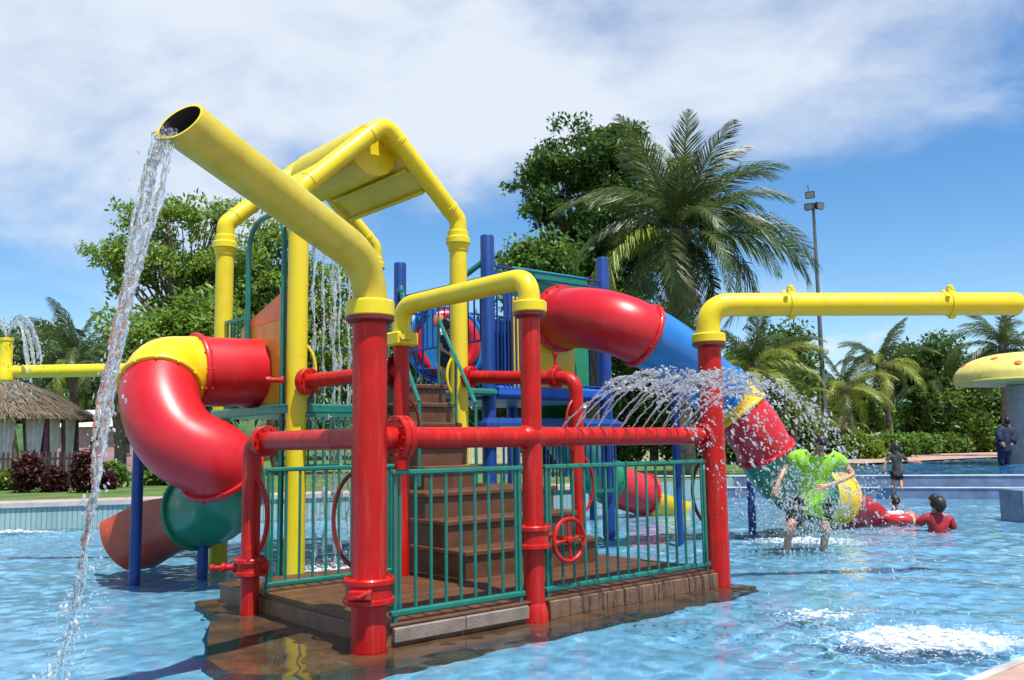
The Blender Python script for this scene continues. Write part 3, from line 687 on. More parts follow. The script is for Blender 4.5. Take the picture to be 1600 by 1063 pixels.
for s2, s1, nm in ((Y2p, Y1p, 'left'), (Y3p, Y4p, 'right')):
    d = (m2 + Z * ZA - s2 - Z * ZE).normalized(); Lr = (m2 + Z * ZA - s2 - Z * ZE).length
    c0 = s2 + Z * ZE + d * (Lr * .34); c1 = s2 + Z * ZE + d * (Lr - .12); cc = (c0 + c1) / 2 + V * 1.1
    nrm = d.cross(V).normalized(); nrm = nrm if nrm.z > 0 else -nrm
    MB().box(cc + nrm * -.02, ((c1 - c0).length, 2.0, .05), ax=d, up=nrm, bev=.012).build('roof_panel', 'yellow', ga)
    for e in (c0 + d * .04, c0 + d * .42): MB().box(e + V * 1.1 - nrm * .085, (.05, 1.95, .09), ax=d, up=nrm, bev=.01).build('roof_rib', 'yellow', ga)
tr = MB(); pts = [m2 + V * (.25 + 1.7 * k / 6) + Z * (ZA - .30) for k in range(7)]
tr.sweep(pts, .36, 20, cap=True, arc=None); tr.build('ridge_trough', 'yellow', ga)
hoop(MB(), Y3p, Vector((-.85, -.5, 0)), .30, .020, 2.45).build('hoop', 'yellow', ga)
hoop(MB(), Y2p, Vector((.85, .3, 0)), .36, .018, 2.42).build('hoop', 'yellow', ga)

# ---- gable deck
dk = thing('slide_deck', q(2.6, 5.0, 2.0), 'small deck under the yellow gable with green rails and orange slide panel', 'play deck')
ZD = 2.03
MB().box(q(2.6, 5.0, ZD - .06), (2.7, 2.3, .12), ax=U, bev=.02).build('deck_board', 'teal', dk)
pc = at(430, 583, 11.6); pj = (pc - A0).dot(V)
MB().prism([q(1.34, pj - .78), q(1.40, pj - .78), q(1.40, pj + .5), q(1.34, pj + .5)], ZD, ZD + 1.05).build('slide_panel', 'amber', dk)
tp = MB(); tp.add([q(1.33, pj - .78, ZD + 1.05), q(1.33, pj + .5, ZD + 1.05), q(1.33, pj - .78, ZD + 1.42), q(1.41, pj - .78, ZD + 1.05), q(1.41, pj + .5, ZD + 1.05), q(1.41, pj - .78, ZD + 1.42)], [(0, 1, 2), (5, 4, 3), (0, 2, 5, 3), (1, 4, 5, 2), (0, 3, 4, 1)]); tp.build('panel_top', 'orange', dk)
aj0, aj1 = pj - .80, pj + .22
MB().sweep(fillet([q(1.30, aj0, -.45), q(1.30, aj0, 4.45), q(1.30, aj1, 4.45), q(1.30, aj1, ZD)], [.45, .45], 12), .035, 14).build('arch_rail', 'teal', dk)
for k in range(7):
    p = q(1.36, aj1 + .1 + k * .11); MB().lathe((p.x, p.y, 0), Z, [(.014, ZD), (.014, ZD + 1.2)], 8).build('bar', 'teal', dk)
MB().box(q(1.36, aj1 + .43, ZD + 1.2), (.8, .04, .05), ax=V).build('rail', 'teal', dk)
for k in range(14):
    p = q(1.6 + k * .15, 6.08); MB().lathe((p.x, p.y, 0), Z, [(.014, ZD), (.014, ZD + .95)], 8).build('bar', 'teal', dk)
MB().box(q(2.6, 6.08, ZD + .95), (2.3, .04, .05), ax=U).build('rail', 'teal', dk)
# railing under the deck, seen through the water curtain
for k in range(12):
    p = q(1.5 + k * .10, 3.8); MB().lathe((p.x, p.y, 0), Z, [(.014, 1.3), (.014, ZD - .12)], 8).build('bar', 'teal', dk)
for zz in (1.28, ZD - .14): MB().box(q(2.05, 3.8, zz), (1.25, .045, .05), ax=U).build('rail', 'teal', dk)

# ---- blue tower
tw = thing('play_tower', q(6.0, 5.5, -.45), 'blue post play tower with railings and slide panel behind the stairs', 'play tower')
T2, T3, T1, T4 = q(4.74, 4.35), q(7.2, 4.30), q(4.72, 6.68), q(7.2, 6.68)
ZT = 2.32
for p, zt in ((T1, 4.62), (T2, 4.66), (T3, 4.62), (T4, 4.6)):
    MB().lathe((p.x, p.y, 0), Z, [(.105, -.45), (.105, zt - .03), (.095, zt - .008), (.06, zt)], 22).build('post', 'blue', tw)
MB().box(q(5.97, 5.5, ZT - .07), (2.6, 2.45, .14), ax=U, bev=.03).build('deck_board', 'blue', tw)
MB().box(q(5.97, 4.26, ZT - .02), (2.3, .10, .16), ax=U, bev=.03).build('deck_beam', 'blue_light', tw)
MB().box(q(5.97, 4.24, ZT - .55), (2.9, .22, .26), ax=U, bev=.08).build('deck_beam', 'blue', tw)
MB().box(q(4.5, 5.4, ZT - .05), (.5, 2.5, .10), ax=U, bev=.03).build('bridge_board', 'teal', tw)
def railrun(a, b, z0, z1, n, m='blue', skip=None):
    d = (b - a).normalized(); L = (b - a).length
    for zz in (z0, z1 - .11, z1):
        MB().box((a + b) / 2 + Z * zz, (L, .035, .035), ax=d, bev=.008).build('rail', m, tw)
    for k in range(n):
        t = (k + .5) / n
        if skip and skip[0] < t < skip[1]: continue
        p = a + (b - a) * t; MB().lathe((p.x, p.y, 0), Z, [(.014, z0), (.014, z1)], 8).build('bar', m, tw)
railrun(T2 + U * .1, T3 - U * .1, ZT + .1, ZT + 1.88, 15, 'blue', (.42, .93))
railrun(T1 + U * .1, T4 - U * .1, ZT + .1, ZT + 1.55, 15)
railrun(T2 + V * .1, T1 - V * .1, ZT + .75, ZT + 1.7, 14)
railrun(T3 + V * .1, T4 - V * .1, ZT + .1, ZT + 1.55, 13)
MB().box((T1 + V * -.3 - U * .2) + Z * (ZT + 1.75), (.1, .06, .05), ax=U).build('rail_bracket', 'teal', tw)
for p, q2 in ((T1 + Z * 4.25, T1 - V * 1.1 - U * .5 + Z * 3.1), (T2 + Z * 4.3, T2 + V * .6 - U * .5 + Z * 3.75)): MB().sweep([p, q2], .045, 12).build('hand_rail', 'teal', tw)
RS = at(872, 498, 13.95); ri_ = (RS - A0).dot(U)
MB().box(q(ri_ - .18, 4.33, 3.05), (1.30, .06, 1.42), ax=U, bev=.02).build('slide_panel', 'slide_yellow', tw)
MB().box(q(ri_ + .08, 4.42, 3.28), (1.62, .05, 1.96), ax=U, bev=.02).build('back_panel', 'green_panel', tw)
# play panel with red ring on the side above the stairs, facing the camera's left
rc = at(697, 538, 15.6)
MB().torus(rc, Vector((.3, -1, .05)), .50, .13, 36, 12).build('ring_port', 'slide_red', tw)
MB().torus(rc + Vector((0, .03, 0)), Vector((.3, -1, .05)), .66, .06, 36, 10).build('ring_rim', 'slide_blue', tw)
MB().box(at(668, 530, 15.4), (.32, .05, 1.1), bev=.03).build('side_panel', 'slide_blue', tw)
MB().lathe(at(686, 502, 15.0), Vector((0, -1, 0)), [(.02, -.1), (.09, -.08), (.115, 0), (.09, .07), (.02, .09)], 18).build('panel_knob', 'orange', tw)
# lower rail and panels under the tower deck
for k in range(16):
    p = q(4.85 + k * .15, 4.15); MB().lathe((p.x, p.y, 0), Z, [(.014, .75), (.014, 1.75)], 8).build('bar', 'teal', tw)
for zz in (.75, 1.75): MB().box(q(5.97, 4.15, zz), (2.4, .045, .05), ax=U).build('rail', 'teal', tw)
MB().box(q(5.2, 6.6, 1.35), (.9, .06, .7), ax=U).build('low_panel', 'slide_yellow', tw)

for k in range(9):
    p = q(4.95 + k * .075, 4.22); MB().lathe((p.x, p.y, 0), Z, [(.014, ZT), (.014, ZT + 1.5)], 8).build('bar', 'blue', tw)
MB().box(q(5.1, 4.5, ZT + .55), (.5, .05, 1.1), ax=U, bev=.02).build('low_panel', 'blue', tw)
for k in range(18):
    p = q(4.8 + k * .14, 4.1); MB().lathe((p.x, p.y, 0), Z, [(.016, 1.0), (.016, ZT - .65)], 8).build('bar', 'blue', tw)
for i_ in (2.2, 3.02):
    MB().sweep([q(i_, 2.5, 2.0), q(i_ + .55, 4.0, 3.25)], .024, 10).build('hand_rail', 'teal', st)
    for t in (0, .5, 1): p = q(i_ + .55 * t, 2.5 + 1.5 * t); MB().lathe((p.x, p.y, 0), Z, [(.02, 1.05 + 1.2 * t), (.02, 2.0 + 1.25 * t)], 8).build('rail_post', 'teal', st)

# ---- slides
def slide(name, label, pts, rad, segs, supports, root, per=8, exit_arc=None, flare=.2):
    t = thing(name, root, label, 'slide'); cl_ = spline(pts, per); n = len(cl_); N_ = len(pts) - 1
    rads = [rad[0] + (rad[1] - rad[0]) * i / (n - 1) for i in range(n)]
    for k, (a, b, m) in enumerate(segs):
        i0, i1 = int(round(a * per)), int(round(b * per)); P = cl_[i0:i1 + 1]; Rr = rads[i0:i1 + 1]; last = k == len(segs) - 1
        mb = MB()
        if last and exit_arc:
            Rr = [r * (1 + flare * i / (len(Rr) - 1)) for i, r in enumerate(Rr)]; mb.sweep(P, Rr, 28, cap=False, arc=exit_arc, up=Z); mb.sweep([p for p in P], [r - .025 for r in Rr], 28, cap=False, arc=exit_arc, up=Z)
            # close the lips
            na = 29; nv = len(P) * na
            for e in (0, na - 1):
                for i in range(len(P) - 1): mb.f.append((i * na + e, (i + 1) * na + e, nv + (i + 1) * na + e, nv + i * na + e))
            i = len(P) - 1
            for e in range(na - 1): mb.f.append((i * na + e, i * na + e + 1, nv + i * na + e + 1, nv + i * na + e))
        else:
            mb.sweep(P, Rr, 40, cap=False)
        sg = mb.build('tube' if not (last and exit_arc) else 'exit_chute', m, t, smooth=60)
        if not last:
            d = (cl_[i1 + 1] - cl_[i1 - 1]).normalized(); r = rads[i1]
            f = MB().lathe(cl_[i1], d, [(r - .01, -.035), (r + .035, -.03), (r + .045, -.012), (r + .045, .012), (r + .035, .03), (r - .01, .035)], 40, cap=False)
            a_, b_ = frame_of(d)
            for z in range(12):
                an = 2 * math.pi * z / 12; f.lathe(cl_[i1] + (a_ * math.cos(an) + b_ * math.sin(an)) * (r + .03), d, [(.012, -.05), (.012, .05)], 6)
            f.build('flange', m, t)
    i0 = int(round(segs[0][0] * per)); d = (cl_[i0 + 1] - cl_[i0]).normalized(); r = rads[i0]
    f = MB().lathe(cl_[i0], d, [(r - .01, -.03), (r + .06, -.025), (r + .06, .02), (r + .02, .03), (r, .07)], 40, cap=False)
    a_, b_ = frame_of(d)
    for z in range(14):
        an = 2 * math.pi * z / 14; f.lathe(cl_[i0] + (a_ * math.cos(an) + b_ * math.sin(an)) * (r + .04), d, [(.013, -.05), (.013, .05)], 6)
    f.build('flange', segs[0][2], t)
    for p, ztop in supports: MB().lathe((p.x, p.y, 0), Z, [(.065, -.45), (.065, ztop)], 18).build('support_post', 'blue', t)
    return t
S0 = pc; S1 = at(290, 581, 10.85); rho = .44; cen = S1 - V * rho
def hel(al, z): c = cen + V * rho * math.cos(R_(al)) - U * rho * math.sin(R_(al)); c.z = z; return c
lp = [S0, S0 * .5 + S1 * .5, S1, hel(45, 2.36), hel(90, 2.0), hel(132, 1.60), at(340, 725, 10.2), at(353, 764, 10.5), at(337, 790, 10.9), at(308, 798, 11.2), at(262, 808, 11.5), at(208, 836, 11.75)]
slide('spiral_slide', 'red, yellow and green spiral tube slide standing in the water at left', lp, (.43, .45),
      [(0, 1.75, 'slide_red'), (1.75, 3.375, 'slide_yellow'), (3.375, 6.25, 'slide_red'), (6.25, 9, 'slide_green'), (9, 11, 'slide_red_exit')],
      [(gr(210, 905), 1.66), (gr(316, 897), .42)], gr(260, 860, -.45), exit_arc=(R_(-205), R_(25)), flare=.12)
rp_ = [at(877, 498, 13.95), at(922, 498, 13.35), at(980, 513, 13.0), at(1045, 548, 13.3), at(1095, 588, 13.9), at(1142, 628, 14.3), at(1180, 676, 14.3), at(1212, 735, 14.5), at(1252, 768, 15.2), at(1300, 777, 15.9), at(1334, 789, 16.2), at(1362, 803, 16.5)]
slide('winding_slide', 'winding tube slide in red, blue, yellow and green behind the spray', rp_, (.47, .42),
      [(0, 2.375, 'slide_red'), (2.375, 4.6, 'slide_blue'), (4.6, 5.4, 'slide_yellow'), (5.4, 6.5, 'slide_red'), (6.5, 8.4, 'slide_green'), (8.4, 9.3, 'slide_yellow'), (9.3, 11, 'slide_red')],
      [(gr(1176, 830), 1.0), (gr(1062, 846), 2.35)], gr(1180, 830, -.45), exit_arc=(R_(-200), R_(20)), flare=-.3)
bp_ = [at(862, 640, 16.8), at(890, 690, 17.6), at(925, 735, 18.4), at(970, 762, 18.9), at(1008, 774, 19.3), at(1030, 781, 19.5), at(1056, 790, 19.7)]
slide('short_slide', 'short green, red and yellow tube slide seen through the teal railing', bp_, (.45, .42),
      [(0, 2.6, 'slide_green'), (2.6, 4, 'slide_red'), (4, 6, 'slide_yellow')], [(at(925, 760, 18.5), .5)], at(940, 780, 18.6) - Z * 1, exit_arc=(R_(-190), R_(10)))

# ---- yellow pipe at left with fountain head
lf = thing('fountain_pipe', at(8, 600, 12.6), 'horizontal yellow pipe with an upright fountain head at the left edge', 'water pipe')
la = at(-60, 583, 12.5); lb = Y1p + Z * 2.62
MB().sweep(fillet([Vector((la.x - .1, la.y, -.45)), Vector((la.x - .1, la.y, lb.z)), lb], [.25], 10), .09, 24).build('pipe', 'yellow', lf)
h0 = at(8, 583, 12.4); h0.z = lb.z
MB().lathe(h0, Z, [(.09, -.14), (.11, -.12), (.11, .0), (.085, .05), (.085, .42), (.095, .43), (.095, .47), (.06, .475)], 20).build('fountain_head', 'yellow', lf)

# ================================================================== WATER IN THE AIR
def lumpy(mb, pts, rad, n=9, amp=.4, seed=1, flat=1.):
    """a broken rope of water: radius and centre wobble along the way"""
    r = np.random.default_rng(seed); m = len(pts); base = len(mb.v)
    mb.sweep(pts, [1e-3] * m, n, cap=True)
    ph = r.uniform(0, 6.3, (6,)); fr = r.uniform(.25, 1.3, (6,))
    for i in range(m):
        c = Vector(pts[i]); R0 = rad[i]
        for k in range(n):
            v = Vector(mb.v[base + i * n + k]) - c; d = v / 1e-3; th = 2 * math.pi * k / n
            g = 1 + amp * (.5 * math.sin(fr[0] * i + 2 * th + ph[0]) + .5 * math.sin(fr[1] * i * 1.7 - th + ph[1]) + .4 * math.sin(fr[2] * i * 2.3 + 3 * th + ph[2])) + r.normal(0, amp * .22)
            mb.v[base + i * n + k] = tuple(c + d * R0 * max(.12, g))
    return mb
def drops(mb, P, r0, r1, r, d=(0, 0, -1)):
    for p in P:
        mb.blob(p, Vector(d) + Vector(r.normal(0, .35, 3)), (r0 + (r1 - r0) * r.random() ** 2.6) * .8, r.uniform(1., 2.6), r)
r1 = np.random.default_rng(11)
key = [at(259, 205, 5.12), at(246, 250, 5.06), at(229, 330, 4.99), at(208, 420, 4.92), at(189, 510, 4.86), at(171, 600, 4.80), at(157, 690, 4.74), at(145, 790, 4.68), at(133, 880, 4.62), at(116, 950, 4.58), at(100, 1010, 4.55), at(88, 1080, 4.5), at(80, 1150, 4.47)]
main = spline(key, 22); nn = len(main)
cs = thing('falling_water', main[0], 'clear rope of water falling from the mouth of the yellow cannon', 'water jet')
for s_, (off, end, r0_) in enumerate(((-.7, .58, .017), (-.25, .78, .021), (.25, .999, .019), (.75, .62, .015), (1.0, .30, .007), (-1.0, .42, .008), (-.1, .97, .009))):
    mb = MB(); P = []; Rd = []
    for i, p in enumerate(main[:int(nn * end)]):
        t = i / nn; wdt = .060 * (1 - .80 * min(1, t / .7)) + .008 + (.05 * max(0, t - .74) / .26); sw = math.sin(i * .045 + s_ * 2) * .2 + math.sin(i * .13 + s_) * .10
        fade = min(1, (end - t) / .1 + .15); P.append(p + Vector((1, -.2, .0)) * wdt * (off + sw) + Vector((0, .02, 0)) * math.sin(i * .09 + s_ * 1.3)); Rd.append(max(.0025, fade * r0_ * (1.1 - .62 * t) * (1 + .3 * math.sin(i * .23 + s_ * 1.7) + .2 * math.sin(i * .61 + s_))))
    lumpy(mb, P, Rd, 10, .42, 20 + s_).build('strand', 'water_fall', cs, smooth=180)
mb = MB(); P = []
for _ in range(700):
    t = r1.random() ** .7; i = min(nn - 1, int(t * nn)); w = .012 + .04 * (1 - .7 * t); P.append(main[i] + Vector((r1.normal(0, w), r1.normal(0, w), r1.normal(0, .03))))
drops(mb, P, .002, .010, r1)
P = [main[min(nn - 1, int((.72 + .28 * r1.random()) * nn))] + Vector((r1.normal(0, .06), r1.normal(0, .05), r1.normal(0, .05))) for _ in range(160)]
drops(mb, P, .004, .015, r1)
mb.build('droplets', 'spray', cs, smooth=180)['kind'] = 'stuff'

jt = thing('spray_jets', SLOT[6], 'arching jets of water sprayed from the slotted red pipe', 'water jet')
grav = 9.8; dmb = MB(); imp = []
for k, c in enumerate(SLOT):
    for rep in range(2):
        vz = r1.uniform(2.5, 3.2); vh = r1.uniform(2.4, 3.25) * (1.0 if rep == 0 else .86); dv = (-V * vh + U * r1.uniform(-.15, .35)); p0 = c + U * r1.uniform(-.03, .03)
        tb = r1.uniform(.26, .36); pts = []; m = 34
        for i in range(m): t = tb * i / (m - 1); pts.append(p0 + dv * t + Z * (vz * t - grav * t * t / 2) + Vector((r1.normal(0, .002), 0, r1.normal(0, .003))))
        if rep == 0 or k % 2: lumpy(MB(), pts, [.0045 + .0075 * (i / m) for i in range(m)], 7, .5, 60 + k * 3 + rep).build('jet', 'spray', jt, smooth=180)
        nd = 230
        for i in range(nd):
            t = tb * .7 + (1.0 - tb * .7) * r1.random() ** 1.9; sp = .012 + .085 * max(0, t - tb)
            p = p0 + dv * t * (1 + r1.normal(0, .03)) + Z * (vz * t - grav * t * t / 2) + Vector((r1.normal(0, sp), r1.normal(0, sp), r1.normal(0, sp)))
            if p.z > 0: dmb.blob(p, dv + Z * (vz - grav * t) + Vector(r1.normal(0, .8, 3)), (.0018 + .010 * r1.random() ** 3.2) * (1 if t < .7 else .75), r1.uniform(1, 3.2), r1)
dmb.build('droplets', 'spray', jt, smooth=180)['kind'] = 'stuff'

cu = thing('dripping_curtain', at(520, 640, 11.6), 'streams of water dripping from the gable past the yellow post', 'water jet')
for k, (x0, x1, w) in enumerate(((490, 492, .016), (505, 507, .014), (521, 524, .026), (530, 533, .012), (545, 546, .017), (553, 553, .012))):
    D_ = 11.2 + .12 * (k % 3); pts = [at(x0 + (x1 - x0) * i / 60 + 1.3 * math.sin(i * .5 + k), 385 + (880 - 385) * i / 60, D_) for i in range(61)]
    lumpy(MB(), pts, [w * (1 + .5 * math.sin(i * .8 + k)) for i in range(61)], 7, .7, 90 + k).build('strand', 'spray', cu, smooth=180)
mb = MB(); drops(mb, [at(r1.uniform(484, 556), 390 + 490 * r1.random(), 11.2 + r1.uniform(-.4, .5)) for _ in range(900)], .004, .018, r1); mb.build('droplets', 'spray', cu, smooth=180)['kind'] = 'stuff'

ft = thing('fountain_spray', h0 + Z * .48, 'small arching fountain of water above the left yellow pipe', 'water jet')
mb = MB()
for k in range(9):
    an = r1.uniform(-.5, .5) + (0 if k % 3 else math.pi); vx = r1.uniform(.45, .75); vz = r1.uniform(2.0, 2.6)
    pts = [h0 + Z * .46 + Vector((math.cos(an), math.sin(an), 0)) * vx * t + Z * (vz * t - 4.9 * t * t) for t in np.linspace(0, .62, 24)]
    lumpy(mb, pts, [.010 + .010 * i / 24 for i in range(24)], 6, .6, 130 + k)
mb.build('jet', 'spray', ft, smooth=180)
mb = MB(); drops(mb, [h0 + Z * r1.uniform(-.4, .75) + Vector((r1.normal(.25, .22), r1.normal(0, .12), 0)) for _ in range(300)], .005, .016, r1); mb.build('droplets', 'spray', ft, smooth=180)['kind'] = 'stuff'

# splash thrown up round the wading person, foam where the water lands
sp = MB(); pc_ = at(1262, 800, 12.6)
P = []
for _ in range(3600):
    x = r1.normal(1266, 40); y = 790 + r1.normal(0, 1) * 40; P.append(at(x, min(y, 862), 12.5 + r1.normal(0, .25)))
for _ in range(260): P.append(at(1262 + r1.normal(0, 60), 700 + 150 * r1.random(), 12.3 + r1.normal(0, .4)))
drops(sp, [p for p in P if p.z > 0], .003, .018, r1)
for _ in range(160):
    t = r1.random(); P2 = at(1290 + 120 * t + r1.normal(0, 14), 850 + 130 * t + r1.normal(0, 25), 11.5 - 4.4 * t)
    if P2.z > 0: sp.blob(P2, (0, 0, 1), r1.uniform(.003, .010), r1.uniform(1, 2), r1)
tag(sp.build('splash', 'spray', org=(pc_.x, pc_.y, 0), smooth=180), 'droplets splashing up round the wading person in the lime shirt', 'splash', kind='stuff')
def foam(name, cx, cyy, sx, sy, n, label, ang=0., s0=.008, s1=.05):
    mb = MB(); ca, sa_ = math.cos(ang), math.sin(ang)
    for _ in range(n):
        a = r1.normal(0, 1); b = r1.normal(0, 1); x = cx + ca * a * sx - sa_ * b * sy; y = cyy + sa_ * a * sx + ca * b * sy
        d = math.hypot(a, b); s_ = s0 + (s1 - s0) * r1.random() ** 2.5 * math.exp(-d * d * .25)
        z_ = float(wave_h(np.array([x]), np.array([y]))[0])
        mb.ico((x, y, z_ + r1.uniform(-.3, .4) * s_ + abs(r1.normal(0, .02)) * math.exp(-d)), s_, (r1.uniform(.8, 2.), r1.uniform(.7, 1.3), r1.uniform(.3, .7)))
    tag(mb.build(name, 'foam', org=(cx, cyy, 0), smooth=180), label, 'foam', kind='stuff')
def foam_fast(name, cx, cyy, sx, sy, n, label, s0=.008, s1=.05):
    # batched wave lookup
    a = r1.normal(0, 1, n); b = r1.normal(0, 1, n); x = cx + a * sx; y = cyy + b * sy; zz = wave_h(x, y); mb = MB()
    for i in range(n):
        d2 = a[i] ** 2 + b[i] ** 2; s_ = s0 + (s1 - s0) * r1.random() ** 2.2 * math.exp(-d2 * .3)
        mb.ico((x[i], y[i], zz[i] + .25 * s_ + abs(r1.normal(0, .018)) * math.exp(-d2)), s_, (r1.uniform(.8, 2.), r1.uniform(.7, 1.3), r1.uniform(.3, .8)))
    return tag(mb.build(name, 'foam', org=(cx, cyy, 0), smooth=180), label, 'foam', kind='stuff')
def foam_sheet(parent, cx, cyy, sx, sy, gain=1.):
    nm = 'foam_film_%.2f' % gain
    if nm not in MATS:
        m = bpy.data.materials.new(nm); m.use_nodes = True; nt = m.node_tree; N = nt.nodes; K = nt.links; N.clear()
        tc = N.new('ShaderNodeTexCoord'); ln = N.new('ShaderNodeVectorMath'); ln.operation = 'LENGTH'; K.new(tc.outputs['UV'], ln.inputs[0])
        fall = N.new('ShaderNodeMapRange'); fall.interpolation_type = 'SMOOTHSTEP'; fall.inputs[1].default_value = 1.; fall.inputs[2].default_value = 0.; K.new(ln.outputs['Value'], fall.inputs[0])
        nz = N.new('ShaderNodeTexNoise'); nz.inputs['Scale'].default_value = 7; nz.inputs['Detail'].default_value = 9; nz.inputs['Roughness'].default_value = .68; K.new(tc.outputs['Object'], nz.inputs['Vector'])
        ad_ = N.new('ShaderNodeMath'); ad_.operation = 'MULTIPLY_ADD'; K.new(fall.outputs[0], ad_.inputs[0]); ad_.inputs[1].default_value = .5 * gain; K.new(nz.outputs[0], ad_.inputs[2])
        cr = N.new('ShaderNodeMapRange'); cr.inputs[1].default_value = .62; cr.inputs[2].default_value = .98; cr.inputs[4].default_value = .92; K.new(ad_.outputs[0], cr.inputs[0])
        d = N.new('ShaderNodeBsdfPrincipled'); d.inputs['Base Color'].default_value = (.84, .89, .91, 1); d.inputs['Roughness'].default_value = .6; t = N.new('ShaderNodeBsdfTransparent'); mx = N.new('ShaderNodeMixShader')
        fm = N.new('ShaderNodeMath'); fm.operation = 'MULTIPLY'; K.new(cr.outputs[0], fm.inputs[0]); f2 = N.new('ShaderNodeMapRange'); f2.inputs[2].default_value = .25; K.new(fall.outputs[0], f2.inputs[0]); K.new(f2.outputs[0], fm.inputs[1])
        K.new(fm.outputs[0], mx.inputs[0]); K.new(t.outputs[0], mx.inputs[1]); K.new(d.outputs[0], mx.inputs[2]); o = N.new('ShaderNodeOutputMaterial'); K.new(mx.outputs[0], o.inputs[0]); MATS[nm] = m
    n = 60; gx_, gy_ = np.meshgrid(np.linspace(-1, 1, n), np.linspace(-1, 1, n)); X = cx + gx_ * sx; Y = cyy + gy_ * sy; ii = np.arange(n * n).reshape(n, n)
    fq_ = np.stack([ii[:-1, :-1], ii[:-1, 1:], ii[1:, 1:], ii[1:, :-1]], -1).reshape(-1, 4)
    o = npmesh('foam_film', np.stack([X, Y, wave_h(X, Y) + .006], -1).reshape(-1, 3), fq_, nm, parent, smooth=True)
    uv = o.data.uv_layers.new(); vi = np.empty(len(o.data.loops), np.int32); o.data.loops.foreach_get('vertex_index', vi); uv.data.foreach_set('uv', np.stack([gx_.ravel()[vi], gy_.ravel()[vi]], -1).astype(np.float32).ravel()); o['kind'] = 'stuff'
f0_ = foam_fast('foam', 3.12, 6.93, .40, .27, 3500, 'white foam where the spray lands in the front of the pool', .003, .020)
foam_sheet(f0_, 3.12, 6.95, 1.05, .72, .9)
f1_ = foam_fast('foam', 2.62, 7.95, .2, .16, 160, 'small foam patch behind the larger foam, right of the red post', .006, .03)
fp_ = gr(500, 884); f2_ = foam_fast('foam', fp_.x, fp_.y, .5, .4, 2200, 'white foam under the dripping water behind the left railing', .004, .03)
foam_sheet(f2_, fp_.x, fp_.y, 1.2, 1.0, 1.2)
fl_ = gr(22, 832); foam_fast('foam', fl_.x, fl_.y, .5, .12, 700, 'small white splash by the tiled pool wall at far left', .005, .03)
fw_ = gr(1262, 846); f3_ = foam_fast('foam', fw_.x, fw_.y, .45, .3, 700, 'foam round the legs of the person in the lime shirt', .006, .035)

foam_sheet(f3_, fw_.x, fw_.y, 1.0, .7, .75)

# ================================================================== PEOPLE
from mathutils import noise as mnoise
def skinmesh(name, verts, edges, rads, m, parent, sub=2, root=0, wr=0.):
    o_ = ORG[parent]; me = bpy.data.meshes.new(name); me.from_pydata([tuple(Vector(v) - o_) for v in verts], edges, [])
    o = bpy.data.objects.new(name, me); COL.objects.link(o)
    md = o.modifiers.new('s', 'SKIN'); md.use_smooth_shade = True; md.branch_smoothing = .4
    for i, r in enumerate(rads):
        sv = me.skin_vertices[0].data[i]; sv.radius = (r, r) if not isinstance(r, tuple) else r; sv.use_root = (i == root)
    ss = o.modifiers.new('u', 'SUBSURF'); ss.levels = sub; ss.render_levels = sub
    dg = bpy.context.evaluated_depsgraph_get(); dg.update(); ev = o.evaluated_get(dg); nm = bpy.data.meshes.new_from_object(ev)
    nm.materials.clear(); nm.materials.append(MATS[m]); nm.polygons.foreach_set('use_smooth', [True] * len(nm.polygons))
    if wr:
        ns = [v.normal.copy() for v in nm.vertices]
        for v, n_ in zip(nm.vertices, ns):
            p = v.co * 9; p.z *= .55; v.co += n_ * wr * (mnoise.noise(p) * 1.2 + .6 * abs(mnoise.noise(p * 2.3)))
    o.modifiers.clear(); o.data = nm; bpy.data.meshes.remove(me); nm.name = name; o.parent = parent; ORG[o] = o_; return o
